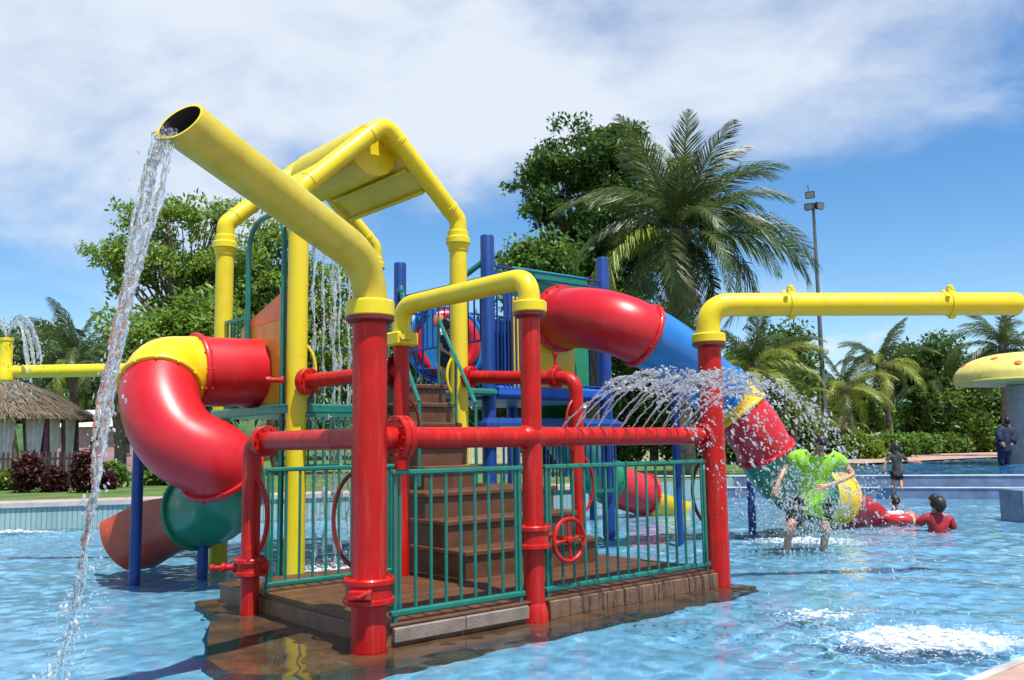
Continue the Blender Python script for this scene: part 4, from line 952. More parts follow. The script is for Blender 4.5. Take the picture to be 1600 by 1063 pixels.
def head_mesh(parent, c, r, look, up, m, hairm, hair_len=0.):
    """skull with brow, nose, chin, ears; returns nothing. c is the head centre, r half its height"""
    look = Vector(look).normalized(); up = Vector(up); up = (up - look * up.dot(look)).normalized(); sd = look.cross(up)
    def P(x, y, z): return c + sd * x * r + look * y * r + up * z * r
    mb = MB(); nu, nv = 20, 14; base = []
    for j in range(nv + 1):
        la = -math.pi / 2 + math.pi * j / nv
        for i in range(nu):
            lo = 2 * math.pi * i / nu; x = math.cos(la) * math.sin(lo); y = math.cos(la) * math.cos(lo); z = math.sin(la)
            w = .74 * (1 - .22 * max(0, -z)); d = .88
            yy = y * d
            if y > 0:
                yy = y * (.80 + .06 * z); 
                yy += .16 * math.exp(-((x / .16) ** 2 + ((z + .12) / .2) ** 2)) - .05 * math.exp(-(((abs(x) - .3) / .14) ** 2 + ((z - .08) / .12) ** 2)) + .05 * math.exp(-((x / .25) ** 2 + ((z + .45) / .08) ** 2)) + .06 * math.exp(-((x / .3) ** 2 + ((z + .82) / .2) ** 2))
            base.append(P(x * w, yy, z))
    F = [(j * nu + i, j * nu + (i + 1) % nu, (j + 1) * nu + (i + 1) % nu, (j + 1) * nu + i) for j in range(nv) for i in range(nu)]
    mb.add(base, F)
    for e in (-1, 1): mb.ico(P(e * .74, -.02, -.02), r * .16, (1, 1, 1.5))
    mb.build('head', m, parent, smooth=180)
    fe = MB()
    for e in (-1, 1): fe.ico(P(e * .28, .74, .06), r * .085, (1.4, 1, .8))
    fe.box(P(0, .83, -.44), (r * .42, r * .06, r * .05), ax=sd, up=up); fe.build('face_features', 'hair', parent)
    hb = MB(); hv = []
    for j in range(nv + 1):
        la = -math.pi / 2 + math.pi * j / nv
        for i in range(nu):
            lo = 2 * math.pi * i / nu; x = math.cos(la) * math.sin(lo); y = math.cos(la) * math.cos(lo); z = math.sin(la)
            lim = .42 if y > .3 else (-.15 - 1.2 * hair_len if abs(y) <= .3 else -.55 - hair_len)
            k = 1.09 + .03 * math.sin(9 * lo + 5 * la); k = k if z > lim - .1 else .86
            hv.append(P(x * .76 * k, y * (.86 if y < 0 else .80) * k, z * (1.05 if z > 0 else 1)))
    hb.add(hv, F)
    if hair_len > 0:
        hb.sweep([P(0, -.55, .5), P(0, -.85, -.1), P(0, -.86, -.7), P(0, -.75, -.9 - hair_len)], [r * .62, r * .82, r * .80, r * .35], 14)
    hb.build('hair', hairm, parent, smooth=180)
def hand_verts(w, d, side, r):
    """palm + five fingers as skin chains: returns verts, edges, radii"""
    d = d.normalized(); s_ = side.normalized(); n = d.cross(s_)
    V_ = [w, w + d * .07]; E_ = [(0, 1)]; R2 = [r, r * 1.15]
    return V_, E_, R2
def person(name, label, J, rads_scale, skin, root, parts, head, group=None):
    t = thing(name, root, label, 'person', group); s_ = rads_scale
    order = ['pel', 'spine', 'chest', 'neck', 'hd', 'shL', 'elL', 'wrL', 'haL', 'shR', 'elR', 'wrR', 'haR', 'hiL', 'knL', 'anL', 'toL', 'hiR', 'knR', 'anR', 'toR']
    E_ = [('pel', 'spine'), ('spine', 'chest'), ('chest', 'neck'), ('neck', 'hd'), ('chest', 'shL'), ('shL', 'elL'), ('elL', 'wrL'), ('wrL', 'haL'), ('chest', 'shR'), ('shR', 'elR'), ('elR', 'wrR'), ('wrR', 'haR'), ('pel', 'hiL'), ('hiL', 'knL'), ('knL', 'anL'), ('anL', 'toL'), ('pel', 'hiR'), ('hiR', 'knR'), ('knR', 'anR'), ('anR', 'toR')]
    RR = dict(pel=.135, spine=.12, chest=.14, neck=.055, hd=.06, shL=.06, elL=.042, wrL=.028, haL=.036, shR=.06, elR=.042, wrR=.028, haR=.036, hiL=.095, knL=.062, anL=.04, toL=.036, hiR=.095, knR=.062, anR=.04, toR=.036)
    ks = [k for k in order if k in J]; ix = {k: i for i, k in enumerate(ks)}
    vs_ = [J[k] for k in ks]; es = [(ix[a], ix[b]) for a, b in E_ if a in ix and b in ix]; rs = [RR[k] * s_ for k in ks]
    for hk, wk in (('haL', 'wrL'), ('haR', 'wrR')):       # fingers and thumb
        if hk not in J: continue
        d = (J[hk] - J[wk]).normalized(); side = d.cross(Vector((0, -1, .2))).normalized(); nrm = d.cross(side)
        for f in range(4):
            o1 = J[hk] + side * (.030 * (f - 1.5)) * s_ * .8 + d * .03 * s_; o2 = o1 + (d * .045 + nrm * .008) * s_ * (1, 1.15, 1.05, .8)[f]; o3 = o2 + (d * .03 + nrm * .02) * s_
            b = len(vs_); vs_ += [o1, o2, o3]; rs += [.013 * s_, .0105 * s_, .008 * s_]; es += [(ix[hk], b), (b, b + 1), (b + 1, b + 2)]
        o1 = J[hk] - d * .02 * s_ - side * .045 * s_; o2 = o1 + (d * .04 - side * .02) * s_; b = len(vs_); vs_ += [o1, o2]; rs += [.014 * s_, .010 * s_]; es += [(ix[hk], b), (b, b + 1)]
    skinmesh('body', vs_, es, rs, skin, t)
    for nm, keys, m, grow, extra in parts:
        vv = []; rr = []; ee = []; kk = {}
        for k in keys:
            if isinstance(k, tuple): a, b, w, f = k; p = J[a] * (1 - w) + J[b] * w; w_ = min(w, 1.); r_ = (RR[a] * (1 - w_) + RR[b] * w_) * s_ * f; kk[k] = len(vv)
            else: p = J[k]; r_ = RR[k] * s_; kk[k] = len(vv)
            vv.append(p); rr.append(r_ + grow * s_)
        for a, b in extra: ee.append((a, b))
        skinmesh(nm, vv, ee, rr, m, t, sub=3, wr=.013 * s_)
    hc, hr, look, up, hl = head
    head_mesh(t, hc, hr, look, up, skin, 'hair', hl)
    return t
# wading person in lime shirt (about 12.8 m away)
Dg = 12.75
def g(px, py, dd=0.): return at(px, py, Dg + dd)
J = dict(pel=g(1268, 782), spine=g(1273, 752), chest=g(1277, 724, -.08), neck=g(1280, 705, -.14), hd=g(1282, 697, -.22),
         shL=g(1246, 713), elL=g(1228, 731, .1), wrL=g(1216, 753, -.08), haL=g(1213, 764, -.12), shR=g(1307, 712), elR=g(1334, 742, -.1), wrR=g(1300, 757, -.28), haR=g(1285, 761, -.32),
         hiL=g(1252, 793), knL=g(1233, 826, -.25), anL=g(1228, 874, -.02), toL=g(1222, 884, -.2), hiR=g(1284, 793), knR=g(1290, 830, -.22), anR=g(1284, 880, .10), toR=g(1286, 890, -.06))
person('person', 'wading person in a soaked lime green shirt and black shorts, head bowed in the spray', J, 1.06, 'skin', g(1262, 846),
       [('shirt', ['pel', 'spine', 'chest', ('chest', 'neck', .8, 1.25), 'shL', ('shL', 'elL', .65, 1.15), 'shR', ('shR', 'elR', .65, 1.15), ('spine', 'pel', 1.55, 1.12)], 'lime', .065, [(0, 1), (1, 2), (2, 3), (2, 4), (4, 5), (2, 6), (6, 7), (0, 8)]),
        ('shorts', ['pel', 'hiL', ('hiL', 'knL', .75, 1.25), 'hiR', ('hiR', 'knR', .75, 1.25)], 'black_cloth', .045, [(0, 1), (1, 2), (0, 3), (3, 4)])],
       (g(1283, 692, -.28), .115, Vector((-.05, -.6, -.85)), Vector((0, -.8, .6)), 0))
# boy walking away on the step
Db = 23.25
def b(px, py, dd=0.): return at(px, py, Db + dd)
J = dict(pel=b(1401, 737), spine=b(1401, 726), chest=b(1399, 714), neck=b(1400, 706), hd=b(1400, 702), shL=b(1391, 712), elL=b(1384, 723, -.05), wrL=b(1381, 732, -.1), haL=b(1381, 736, -.1), shR=b(1409, 712), elR=b(1418, 721), wrR=b(1431, 723), haR=b(1436, 723),
         hiL=b(1398, 740), knL=b(1396, 754, -.05), anL=b(1396, 770, .02), toL=b(1395, 772, .12), hiR=b(1405, 740), knR=b(1408, 754, -.08), anR=b(1409, 764, -.25), toR=b(1410, 768, -.2))
person('person', 'child in a dark rash suit walking off along the pool step, arms out', J, .85, 'skin_tan', b(1401, 772),
       [('shirt', ['pel', 'spine', 'chest', ('chest', 'neck', .8, 1.25), 'shL', ('shL', 'elL', .9, 1.0), 'shR', ('shR', 'elR', .9, 1.), ('spine', 'pel', 1.55, 1.12)], 'char_cloth', .014, [(0, 1), (1, 2), (2, 3), (2, 4), (4, 5), (2, 6), (6, 7), (0, 8)]),
        ('shorts', ['pel', 'hiL', ('hiL', 'knL', .85, 1.15), 'hiR', ('hiR', 'knR', .85, 1.15)], 'black_cloth', .014, [(0, 1), (1, 2), (0, 3), (3, 4)])],
       (b(1400, 699), .125, Vector((.1, 1, -.1)), Z, 0))
# swimmer in red, seen from behind
Dr = 15.2
def rr_(px, py, dd=0.): return at(px, py, Dr + dd)
J = dict(pel=rr_(1465, 862), spine=rr_(1465, 836), chest=rr_(1465, 812), neck=rr_(1463, 797), hd=rr_(1462, 790), shL=rr_(1447, 808), elL=rr_(1432, 822, .1), wrL=rr_(1428, 812, .3), haL=rr_(1426, 806, .34), shR=rr_(1483, 809), elR=rr_(1491, 830), wrR=rr_(1488, 850, .1), haR=rr_(1486, 858, .12))
person('person', 'swimmer in a crimson shirt with long dark hair, shoulders just above the water', J, 1.0, 'skin', rr_(1465, 822),
       [('shirt', ['pel', 'spine', 'chest', ('chest', 'neck', .8, 1.25), 'shL', ('shL', 'elL', .9, 1.1), 'shR', ('shR', 'elR', .9, 1.1), ('spine', 'pel', 1.55, 1.12)], 'crimson_cloth', .02, [(0, 1), (1, 2), (2, 3), (2, 4), (4, 5), (2, 6), (6, 7), (0, 8)])],
       (rr_(1461, 784), .125, Vector((-.25, 1, -.1)), Z, .45))
# child in the float ring
Dc = 16.4
def cc_(px, py, dd=0.): return at(px, py, Dc + dd)
J = dict(pel=cc_(1399, 835), spine=cc_(1399, 818), chest=cc_(1399, 803), neck=cc_(1398, 793), hd=cc_(1398, 789), shL=cc_(1390, 801), elL=cc_(1383, 806, .06), wrL=cc_(1378, 803, .15), haL=cc_(1376, 801, .17), shR=cc_(1408, 801), elR=cc_(1415, 806, .06), wrR=cc_(1420, 803, .15), haR=cc_(1422, 801, .17))
person('person', 'small child in a white top sitting in the red float ring', J, .72, 'skin_tan', cc_(1399, 812),
       [('top', ['spine', 'chest', ('chest', 'neck', .6, .9), 'shL', ('shL', 'elL', .5, 1.1), 'shR', ('shR', 'elR', .5, 1.1)], 'white_cloth', .016, [(0, 1), (1, 2), (1, 3), (3, 4), (1, 5), (5, 6)])],
       (cc_(1398, 782), .11, Vector((-.1, 1, -.15)), Z, 0))
fr = cc_(1401, 808); fr.z = .07
fo = tag(MB().torus(fr, Z, .27, .105, 40, 14).build('float_ring', 'float_red', org=fr, smooth=180), 'glossy red inflatable float ring round the small child', 'float')
for k in range(4):
    an = k * math.pi / 2 + .4; c = fr + Vector((math.cos(an), math.sin(an), 0)) * .27
    MB().torus(c, Vector((-math.sin(an), math.cos(an), 0)), .107, .006, 20, 6).build('band', 'white_cloth', fo)
# child climbing the stairs
Dk = 12.9
def k_(px, py, dd=0.): return at(px + 9, py, Dk + dd)
J = dict(pel=k_(690, 560), spine=k_(689, 548), chest=k_(687, 533, -.04), neck=k_(688, 521), hd=k_(689, 516), shL=k_(677, 527), elL=k_(680, 545, -.1), wrL=k_(690, 552, -.14), haL=k_(694, 553, -.15), shR=k_(697, 527), elR=k_(704, 545), wrR=k_(706, 556), haR=k_(707, 561), hiL=k_(685, 564), knL=k_(685, 583, -.05), anL=k_(681, 602, .05), toL=k_(679, 606, -.1), hiR=k_(695, 564), knR=k_(697, 585), anR=k_(697, 603, .08), toR=k_(696, 607, -.06))
person('person', 'child in a dark teal shirt at the top of the stairs behind the yellow post', J, .7, 'skin', k_(688, 606),
       [('shirt', ['pel', 'spine', 'chest', ('chest', 'neck', .8, 1.25), 'shL', ('shL', 'elL', .7, 1.1), 'shR', ('shR', 'elR', .7, 1.1), ('spine', 'pel', 1.55, 1.12)], 'navy_cloth', .016, [(0, 1), (1, 2), (2, 3), (2, 4), (4, 5), (2, 6), (6, 7), (0, 8)]),
        ('shorts', ['pel', 'hiL', ('hiL', 'knL', .7, 1.2), 'hiR', ('hiR', 'knR', .7, 1.2)], 'black_cloth', .016, [(0, 1), (1, 2), (0, 3), (3, 4)])],
       (k_(689, 508), .105, Vector((-.6, .6, -.1)), Z, 0))
# bather by the mushroom, loose dark robe
Dn = 33.
def n2_(px, py, dd=0.): return at(px, py, Dn + dd)
J = dict(pel=n2_(1569, 692), spine=n2_(1570, 682), chest=n2_(1572, 671), neck=n2_(1574, 664), hd=n2_(1574, 660), shL=n2_(1563, 670), elL=n2_(1560, 682, -.1), wrL=n2_(1565, 692, -.2), haL=n2_(1567, 694, -.22), shR=n2_(1582, 671), elR=n2_(1585, 683, -.1), wrR=n2_(1582, 693, -.2), haR=n2_(1580, 695, -.2), hiL=n2_(1565, 696), knL=n2_(1565, 711), anL=n2_(1565, 728), toL=n2_(1564, 730, -.2), hiR=n2_(1573, 696), knR=n2_(1574, 711), anR=n2_(1574, 728), toR=n2_(1574, 730, -.2))
person('person', 'bather in long navy clothes and headscarf standing beside the mushroom stem', J, 1.3, 'skin_tan', n2_(1570, 728),
       [('robe', ['pel', 'spine', 'chest', ('chest', 'neck', .8, 1.4), 'shL', 'elL', ('elL', 'wrL', .9, 1.2), 'shR', 'elR', ('elR', 'wrR', .9, 1.2), ('spine', 'pel', 2.6, 1.1)], 'navy_cloth', .06, [(0, 1), (1, 2), (2, 3), (2, 4), (4, 5), (5, 6), (2, 7), (7, 8), (8, 9), (0, 10)]),
        ('trousers', ['pel', 'hiL', 'knL', 'anL', 'hiR', 'knR', 'anR'], 'navy_cloth', .045, [(0, 1), (1, 2), (2, 3), (0, 4), (4, 5), (5, 6)])],
       (n2_(1574, 656), .135, Vector((.5, .8, -.15)), Z, .5))

# ================================================================== MUSHROOM FOUNTAIN
mc = at(1612, 700, 35.); mc.z = .12
mu = thing('mushroom_fountain', mc, 'giant yellow mushroom fountain with orange spots at the right edge', 'fountain')
MB().lathe(mc, Z, [(.85, 0), (.8, .4), (.72, 1.6), (.7, 3.4)], 28).build('stem', 'stem_grey', mu)
def zpx(py): return 1.5 + (683 - py) * 35 / FPX
zr, zt = zpx(597), zpx(551); Rm = 2.6
prof = [(.3, zr - .12), (Rm * .6, zr - .10), (Rm * .97, zr - .06), (Rm, zr + .02), (Rm * .985, zr + .12)]
for k in range(1, 9): t = k / 9; prof.append((Rm * math.cos(t * math.pi / 2) ** .75, zr + .1 + (zt - zr - .1) * math.sin(t * math.pi / 2)))
prof.append((.05, zt)); MB().lathe((mc.x, mc.y, 0), Z, prof, 40).build('cap', 'mush_yellow', mu)
for an, t in ((-125, .33), (-98, .42), (-112, .62), (-70, .3), (-40, .35), (-80, .7), (-150, .5), (30, .4), (100, .4), (170, .4)):
    r_ = Rm * math.cos(t * math.pi / 2) ** .75; z_ = zr + .1 + (zt - zr - .1) * math.sin(t * math.pi / 2); c = Vector((mc.x + math.cos(R_(an)) * r_, mc.y + math.sin(R_(an)) * r_, z_))
    nn_ = Vector((math.cos(R_(an)) * .55, math.sin(R_(an)) * .55, 1 * .9)).normalized(); MB().lathe(c - nn_ * .05, nn_, [(.14, 0), (.14, .05), (.1, .07), (.02, .075)], 14).build('spot', 'orange_red', mu)

# ================================================================== FOLIAGE
def leaf_cloud(C, n_per, spread, size, r, droop=.0):
    """folded diamond leaves round each centre; returns verts, tris"""
    C = np.repeat(np.asarray(C, float), n_per, 0); n = len(C); P = C + np.clip(r.normal(0, 1, (n, 3)), -1.7, 1.7) * np.asarray(spread)
    a = r.normal(0, 1, (n, 3)); a[:, 2] -= droop; a /= np.linalg.norm(a, axis=1)[:, None]
    up = r.normal(0, .55, (n, 3)); up[:, 2] += 1; b_ = np.cross(a, up); b_ /= np.linalg.norm(b_, axis=1)[:, None] + 1e-9
    nn_ = np.cross(b_, a); s_ = size * r.uniform(.6, 1.35, (n, 1))
    v0 = P - a * s_; v2 = P + a * s_; v1 = P + b_ * s_ * .42 + nn_ * s_ * .14; v3 = P - b_ * s_ * .42 + nn_ * s_ * .14
    V_ = np.stack([v0, v1, v2, v3], 1).reshape(-1, 3); i = np.arange(n)[:, None] * 4
    return V_, np.concatenate([i + [0, 1, 2], i + [0, 2, 3]], 1).reshape(-1, 3)
def tree(name, label, base, blobs, trunk_r, n_cl, n_per, spread, leaf, m, seed, group=None, limbs=16, bark='bark', fork=.35, clump=5, csize=.5):
    r = np.random.default_rng(seed); base = Vector(base); t = thing(name, base, label, 'tree', group)
    C = []; w = np.array([b[1][0] * b[1][1] * b[1][2] for b in blobs]); w = w / w.sum()
    for k in range(max(4, n_cl // clump)):
        c, rad = blobs[r.choice(len(blobs), p=w)]; d = r.normal(0, 1, 3); d /= np.linalg.norm(d); rr = r.uniform(.3, 1.) ** .45 * (1 + .12 * math.sin(d[0] * 7 + seed) + .1 * math.sin(d[2] * 9))
        cc = np.array(c) + d * rr * np.array(rad); ks = r.uniform(.6, 1.3) * csize
        for _ in range(clump): C.append(cc + np.clip(r.normal(0, 1, 3), -1.5, 1.5) * ks * np.array([1., 1., .55]))
    C = np.array(C); V_, F_ = leaf_cloud(C, n_per, spread, leaf, r)
    npmesh('crown', V_, F_, m, t)
    tb = MB(); top = Vector(np.mean(C, 0)); top.z = base.z + (max(C[:, 2]) - base.z) * .62
    ctrl = [base - Z * .2, base + (top - base) * .3 + Vector((r.normal(0, .15), r.normal(0, .15), 0)), base + (top - base) * .65 + Vector((r.normal(0, .3), r.normal(0, .3), 0)), top]
    tp_ = spline(ctrl, 6); tb.sweep(tp_, [trunk_r * (1.15 - .85 * i / (len(tp_) - 1)) for i in range(len(tp_))], 12)
    for k in r.choice(len(C), min(limbs, len(C)), replace=False):
        e = Vector(C[k]); zt_ = base.z + (e.z - base.z) * r.uniform(fork, .75); s0 = min(tp_, key=lambda p: abs(p.z - zt_)); md = (s0 + e) / 2 + Vector((0, 0, -.1 * (e - s0).length)) + Vector(r.normal(0, .2, 3))
        pp = spline([s0, md, e], 5); tb.sweep(pp, [trunk_r * .42 * (1 - .85 * i / (len(pp) - 1)) for i in range(len(pp))], 7)
        for z in range(2):
            e2 = Vector(C[r.choice(np.argsort(((C - np.array(e)) ** 2).sum(1))[:8])]); pp = spline([md, (md + e2) / 2 + Vector(r.normal(0, .15, 3)), e2], 4); tb.sweep(pp, [trunk_r * .2 * (1 - .8 * i / (len(pp) - 1)) for i in range(len(pp))], 6)
    tb.build('trunk', bark, t); return t
def blob(px, py, D, rx, ry=None, rz=None): p = at(px, py, D); return (tuple(p), (rx * D / FPX, (ry or rx) * D / FPX, (rz or rx) * D / FPX))
# big dark tree behind the palm
tree('broadleaf_tree', 'tall dense dark green tree behind the big coconut palm', at(925, 690, 36).xy.to_3d() + Z * .5,
     [blob(880, 265, 36, 62, 60, 62), blob(945, 250, 36, 60, 60, 45), blob(985, 290, 36, 60, 60, 55), blob(850, 290, 36, 42, 40, 50), blob(905, 345, 36, 80, 70, 75), blob(960, 420, 36, 75, 60, 75), blob(880, 440, 35.5, 62, 50, 55), blob(835, 415, 35, 38, 34, 28)],
     .38, 560, 80, (.26, .26, .18), .13, 'leaf_dark', 5, limbs=26, clump=7, csize=.6)
tree('broadleaf_tree', 'low bright green tree in front of the dark tree, above the tower rails', at(835, 690, 31).xy.to_3d() + Z * .5,
     [blob(830, 400, 31, 38, 34, 26), blob(868, 405, 31, 40, 34, 30), blob(808, 375, 31, 14, 12, 18), blob(845, 450, 31, 55, 40, 45)], .16, 130, 46, (.26, .26, .22), .13, 'leaf_mid', 6, limbs=14)
# light green tree on the left
tree('broadleaf_tree', 'tall light green spreading tree at left behind the spiral slide', at(296, 700, 36).xy.to_3d() + Z * .5,
     [blob(262, 350, 36, 48, 45, 32), blob(320, 360, 36, 55, 50, 38), blob(225, 410, 36, 55, 45, 48), blob(180, 385, 36, 30, 26, 28), blob(175, 430, 36, 34, 30, 40), blob(290, 420, 36, 60, 50, 42), blob(360, 395, 36, 50, 45, 50), blob(265, 470, 36, 45, 40, 30)],
         .24, 230, 62, (.26, .26, .16), .115, 'leaf_light', 8, limbs=34, fork=.45, clump=6, csize=.55)
tree('broadleaf_tree', 'light green tree behind the yellow posts of the gable', at(440, 700, 34).xy.to_3d() + Z * .5,
     [blob(400, 400, 34, 48, 44, 60), blob(440, 430, 34, 50, 44, 70), blob(500, 470, 34, 46, 40, 60), blob(540, 520, 34, 40, 40, 70), blob(400, 510, 34, 60, 50, 60), blob(470, 560, 34, 70, 50, 50)],
     .24, 330, 56, (.28, .28, .18), .12, 'leaf_light', 9, limbs=28, clump=6, csize=.55)
tree('broadleaf_tree', 'round bush-like green tree low behind the left slide', at(330, 700, 30).xy.to_3d() + Z * .5,
     [blob(310, 495, 30, 42, 36, 30), blob(350, 505, 30, 34, 30, 32), blob(240, 510, 30, 38, 34, 22), blob(300, 540, 30, 80, 50, 40)], .18, 150, 50, (.3, .3, .22), .14, 'leaf_light', 10, limbs=14)
for k, (px, py, D_, rx, rz, m, lab) in enumerate(((1165, 600, 44, 60, 50, 'leaf_mid', 'dense green tree left of the lamp mast, behind the slide'), (1215, 560, 50, 40, 40, 'leaf_dark', 'dark tree crown behind the yellow spray arm'),
        (1440, 560, 62, 50, 36, 'leaf_dark', 'dark distant tree behind the pair of small palms'), (1290, 640, 58, 60, 40, 'leaf_mid', 'mid green tree behind the foot of the lamp mast'), (1485, 625, 60, 60, 40, 'leaf_mid', 'spreading green tree left of the mushroom'), (1570, 620, 62, 60, 50, 'leaf_dark', 'dark tree behind the mushroom stem'),
        (1020, 560, 40, 70, 80, 'leaf_dark', 'shadowy tree under the big coconut palm'), (30, 560, 60, 80, 34, 'leaf_far', 'distant tree behind the thatched hut'), (600, 560, 42, 60, 70, 'leaf_mid', 'green tree behind the stairs and the blue post'), (760, 560, 44, 70, 60, 'leaf_dark', 'dark tree behind the blue tower'))):
    tree('broadleaf_tree', lab, at(px, 690, D_).xy.to_3d() + Z * .5, [blob(px, py, D_, rx, rx * .7, rz), blob(px + rx * .6, py + rz * .5, D_, rx * .7, rx * .5, rz * .7), blob(px - rx * .6, py + rz * .6, D_, rx * .7, rx * .5, rz * .7), blob(px, py + rz * 1.0, D_, rx, rx * .6, rz * .7)],
         .2, 140, 64, (.5, .5, .34), .19, m, 30 + k, limbs=10)

# palms ----------------------------------------------------------------
def frond_mesh(L, droop, seed, m, leaf_l=1.05, n=92, twist=0.):
    """one feather frond lying along +X, root at the origin"""
    r = np.random.default_rng(seed); V_ = []; F_ = []
    pts = []; p = np.array([0., 0, 0]); an = 0.
    for i in range(n + 1):
        t = i / n; pts.append(p.copy()); an = -droop * (t ** 1.5); p = p + np.array([math.cos(an), .06 * math.sin(seed + t * 2), math.sin(an)]) * L / n
    pts = np.array(pts)
    for i in range(n):
        t = i / n; w = .028 * (1 - .85 * t) * L / 4
        b = len(V_); q0, q1 = pts[i], pts[i + 1]
        V_ += [q0 + [0, w, 0], q0 - [0, w, 0], q1 - [0, w * .97, 0], q1 + [0, w * .97, 0]]; F_.append((b, b + 1, b + 2, b + 3))
    for i in range(int(n * .10), n + 1):
        t = i / n; d = pts[min(i + 1, n)] - pts[max(i - 1, 0)]; d /= np.linalg.norm(d); ll = leaf_l * (math.sin(math.pi * min(1, .12 + .88 * t)) ** .55) * r.uniform(.85, 1.1) * (1 if t < .93 else .7)
        up = np.array([-d[2], 0, d[0]])
        for s_ in (-1, 1):
            if r.random() < .04: continue
            sd = np.array([0, s_, 0]); ang = .95 - .45 * t + r.normal(0, .07); o = sd * math.sin(ang) + d * math.cos(ang) + up * (.22 - .3 * t + r.normal(0, .1)); o /= np.linalg.norm(o)
            dr = np.array([0, 0, -1.]) * (1.0 + 1.0 * r.random()); mid = pts[i] + o * ll * .5; o2 = o + dr; o2 /= np.linalg.norm(o2); tip = mid + o2 * ll * .52
            wv = d * .021 * L / 4 * (1.0 if t < .8 else .8); b = len(V_)
            V_ += [pts[i] - wv, pts[i] + wv, mid + wv * 1.15, mid - wv * 1.15]; F_.append((b, b + 1, b + 2, b + 3))
            b = len(V_); V_ += [mid - wv * 1.15, mid + wv * 1.15, tip + wv * .15, tip - wv * .15]; F_.append((b, b + 1, b + 2, b + 3))
    me = bpy.data.meshes.new('frond'); me.from_pydata([tuple(v) for v in V_], [], F_); me.materials.append(MATS[m]); return me
FR = [frond_mesh(4., d_, s_, m) for d_, s_, m in ((.85, 1, 'frond'), (1.45, 2, 'frond'), (1.9, 3, 'frond'), (2.2, 4, 'frond'), (1.4, 5, 'frond_yellow'), (1.9, 6, 'frond_yellow'), (2.3, 7, 'frond_dry'))]
def palm(label, base, ctr, L, n, seed, rt=.18, yellow=.2, group='coconut palms', spec=None):
    r = np.random.default_rng(seed); base = Vector(base); ctr = Vector(ctr); t = thing('coconut_palm', base, label, 'palm tree', group)
    pts = spline([base - Z * .1, base * .6 + ctr * .4 + Vector((r.normal(0, .15), 0, 0)), ctr], 14)
    tm = MB().sweep(pts, [rt * (1.25 - .45 * (i / len(pts)) ** .6) * (1 + .05 * (i % 2)) for i in range(len(pts))], 12); tm.build('trunk', 'palm_bark', t)
    bo = MB(); bo.lathe(ctr - Z * .5, Z, [(rt * .8, 0), (rt * 1.5, .35), (rt * 1.6, .6), (rt * .8, .95), (.02, 1.1)], 10)
    bo.build('crown_shaft', 'palm_bark', t)
    items = spec or []
    if not spec:
        for k in range(n):
            f = k / n; az = k * 2.399 + r.normal(0, .2); el = 82 - 112 * f ** .85 + r.normal(0, 6); items.append((az, el, 1.))
    for az, el, ls in items:
        mi = 0 if el > 62 else 1 if el > 35 else 2 if el > 5 else 3
        if r.random() < yellow and el < 40: mi = 4 if el > 5 else 5
        if el < -22 and r.random() < .4: mi = 6
        o = bpy.data.objects.new('frond', FR[mi]); COL.objects.link(o); o.parent = t; s_ = L / 4 * ls * r.uniform(.9, 1.08)
        o.matrix_local = Matrix.Translation(ctr - base) @ Matrix.Rotation(az, 4, 'Z') @ Matrix.Rotation(-R_(el), 4, 'Y') @ Matrix.Rotation(r.normal(0, .35), 4, 'X') @ Matrix.Scale(s_, 4)
    return t
def palm_px(label, px, pyb, pxc, pyc, D_, Lpx, n, seed, **k):
    bb = at(px, pyb, D_); bb.z = .5; palm(label, bb, at(pxc, pyc, D_), Lpx * D_ / FPX, n, seed, **k)
r2 = np.random.default_rng(77); spec = []
for az, el, ls in ((90, 86, .98), (60, 76, 1.0), (140, 74, 1.0), (10, 62, 1.05), (200, 66, 1.0), (300, 70, 1.0), (250, 60, .9), (350, 48, 1.0), (170, 46, .98), (30, 40, 1.), (120, 40, .9), (225, 40, .95), (320, 35, .95), (5, 27, 1.12), (185, 22, .95), (270, 30, .8), (345, 8, 1.12), (20, 12, .95), (205, 2, 1.0), (290, 5, .85), (165, 0, 1.0), (240, -8, .95), (325, -15, .95), (355, -10, .95), (60, 5, .9), (120, 5, .9), (190, -28, .95), (275, -38, .9), (340, -40, .85), (215, -45, .85), (10, -45, .8), (30, 68, 1.), (265, 74, .95), (330, 58, 1.), (155, 60, 1.), (310, 20, .95), (235, -30, .85), (180, -55, .7), (320, -58, .7), (250, -60, .7)):
    spec.append((R_(az), el, ls))
bb = at(1075, 690, 28)
palm('largest coconut palm, its crown towering over the red tube slide', Vector((bb.x, bb.y, .5)), at(1062, 372, 28), 4.55, 0, 41, rt=.26, yellow=.12, spec=spec)
palm_px('leafy palm between the red post and the lamp mast', 1175, 690, 1180, 575, 40, 120, 22, 42, yellow=.75)
palm_px('taller of the slim palms right of the lamp mast, with a visible trunk', 1395, 690, 1375, 575, 56, 95, 20, 43, yellow=.65)
palm_px('shorter slim palm just right of the lamp mast', 1330, 690, 1318, 610, 52, 88, 18, 44, yellow=.7)
palm_px('palm with drooping fronds left of the mushroom', 1478, 690, 1470, 610, 60, 85, 18, 45, yellow=.15)
palm_px('palm with dark fronds rising behind the mushroom cap', 1575, 690, 1568, 545, 48, 100, 20, 46, yellow=.0)
palm_px('low yellowish palm at the foot of the lamp mast', 1322, 695, 1316, 668, 46, 45, 12, 47, yellow=.9)
palm_px('palm with upright fronds behind the thatched hut', 118, 700, 118, 560, 33, 105, 22, 48, yellow=.35)
palm_px('palm behind the left yellow pipe beside the slide', 190, 700, 175, 590, 30, 70, 18, 49, yellow=.5)
palm_px('small palm beside the right slide, under the lamp mast', 1235, 695, 1240, 625, 44, 70, 16, 50, yellow=.8)

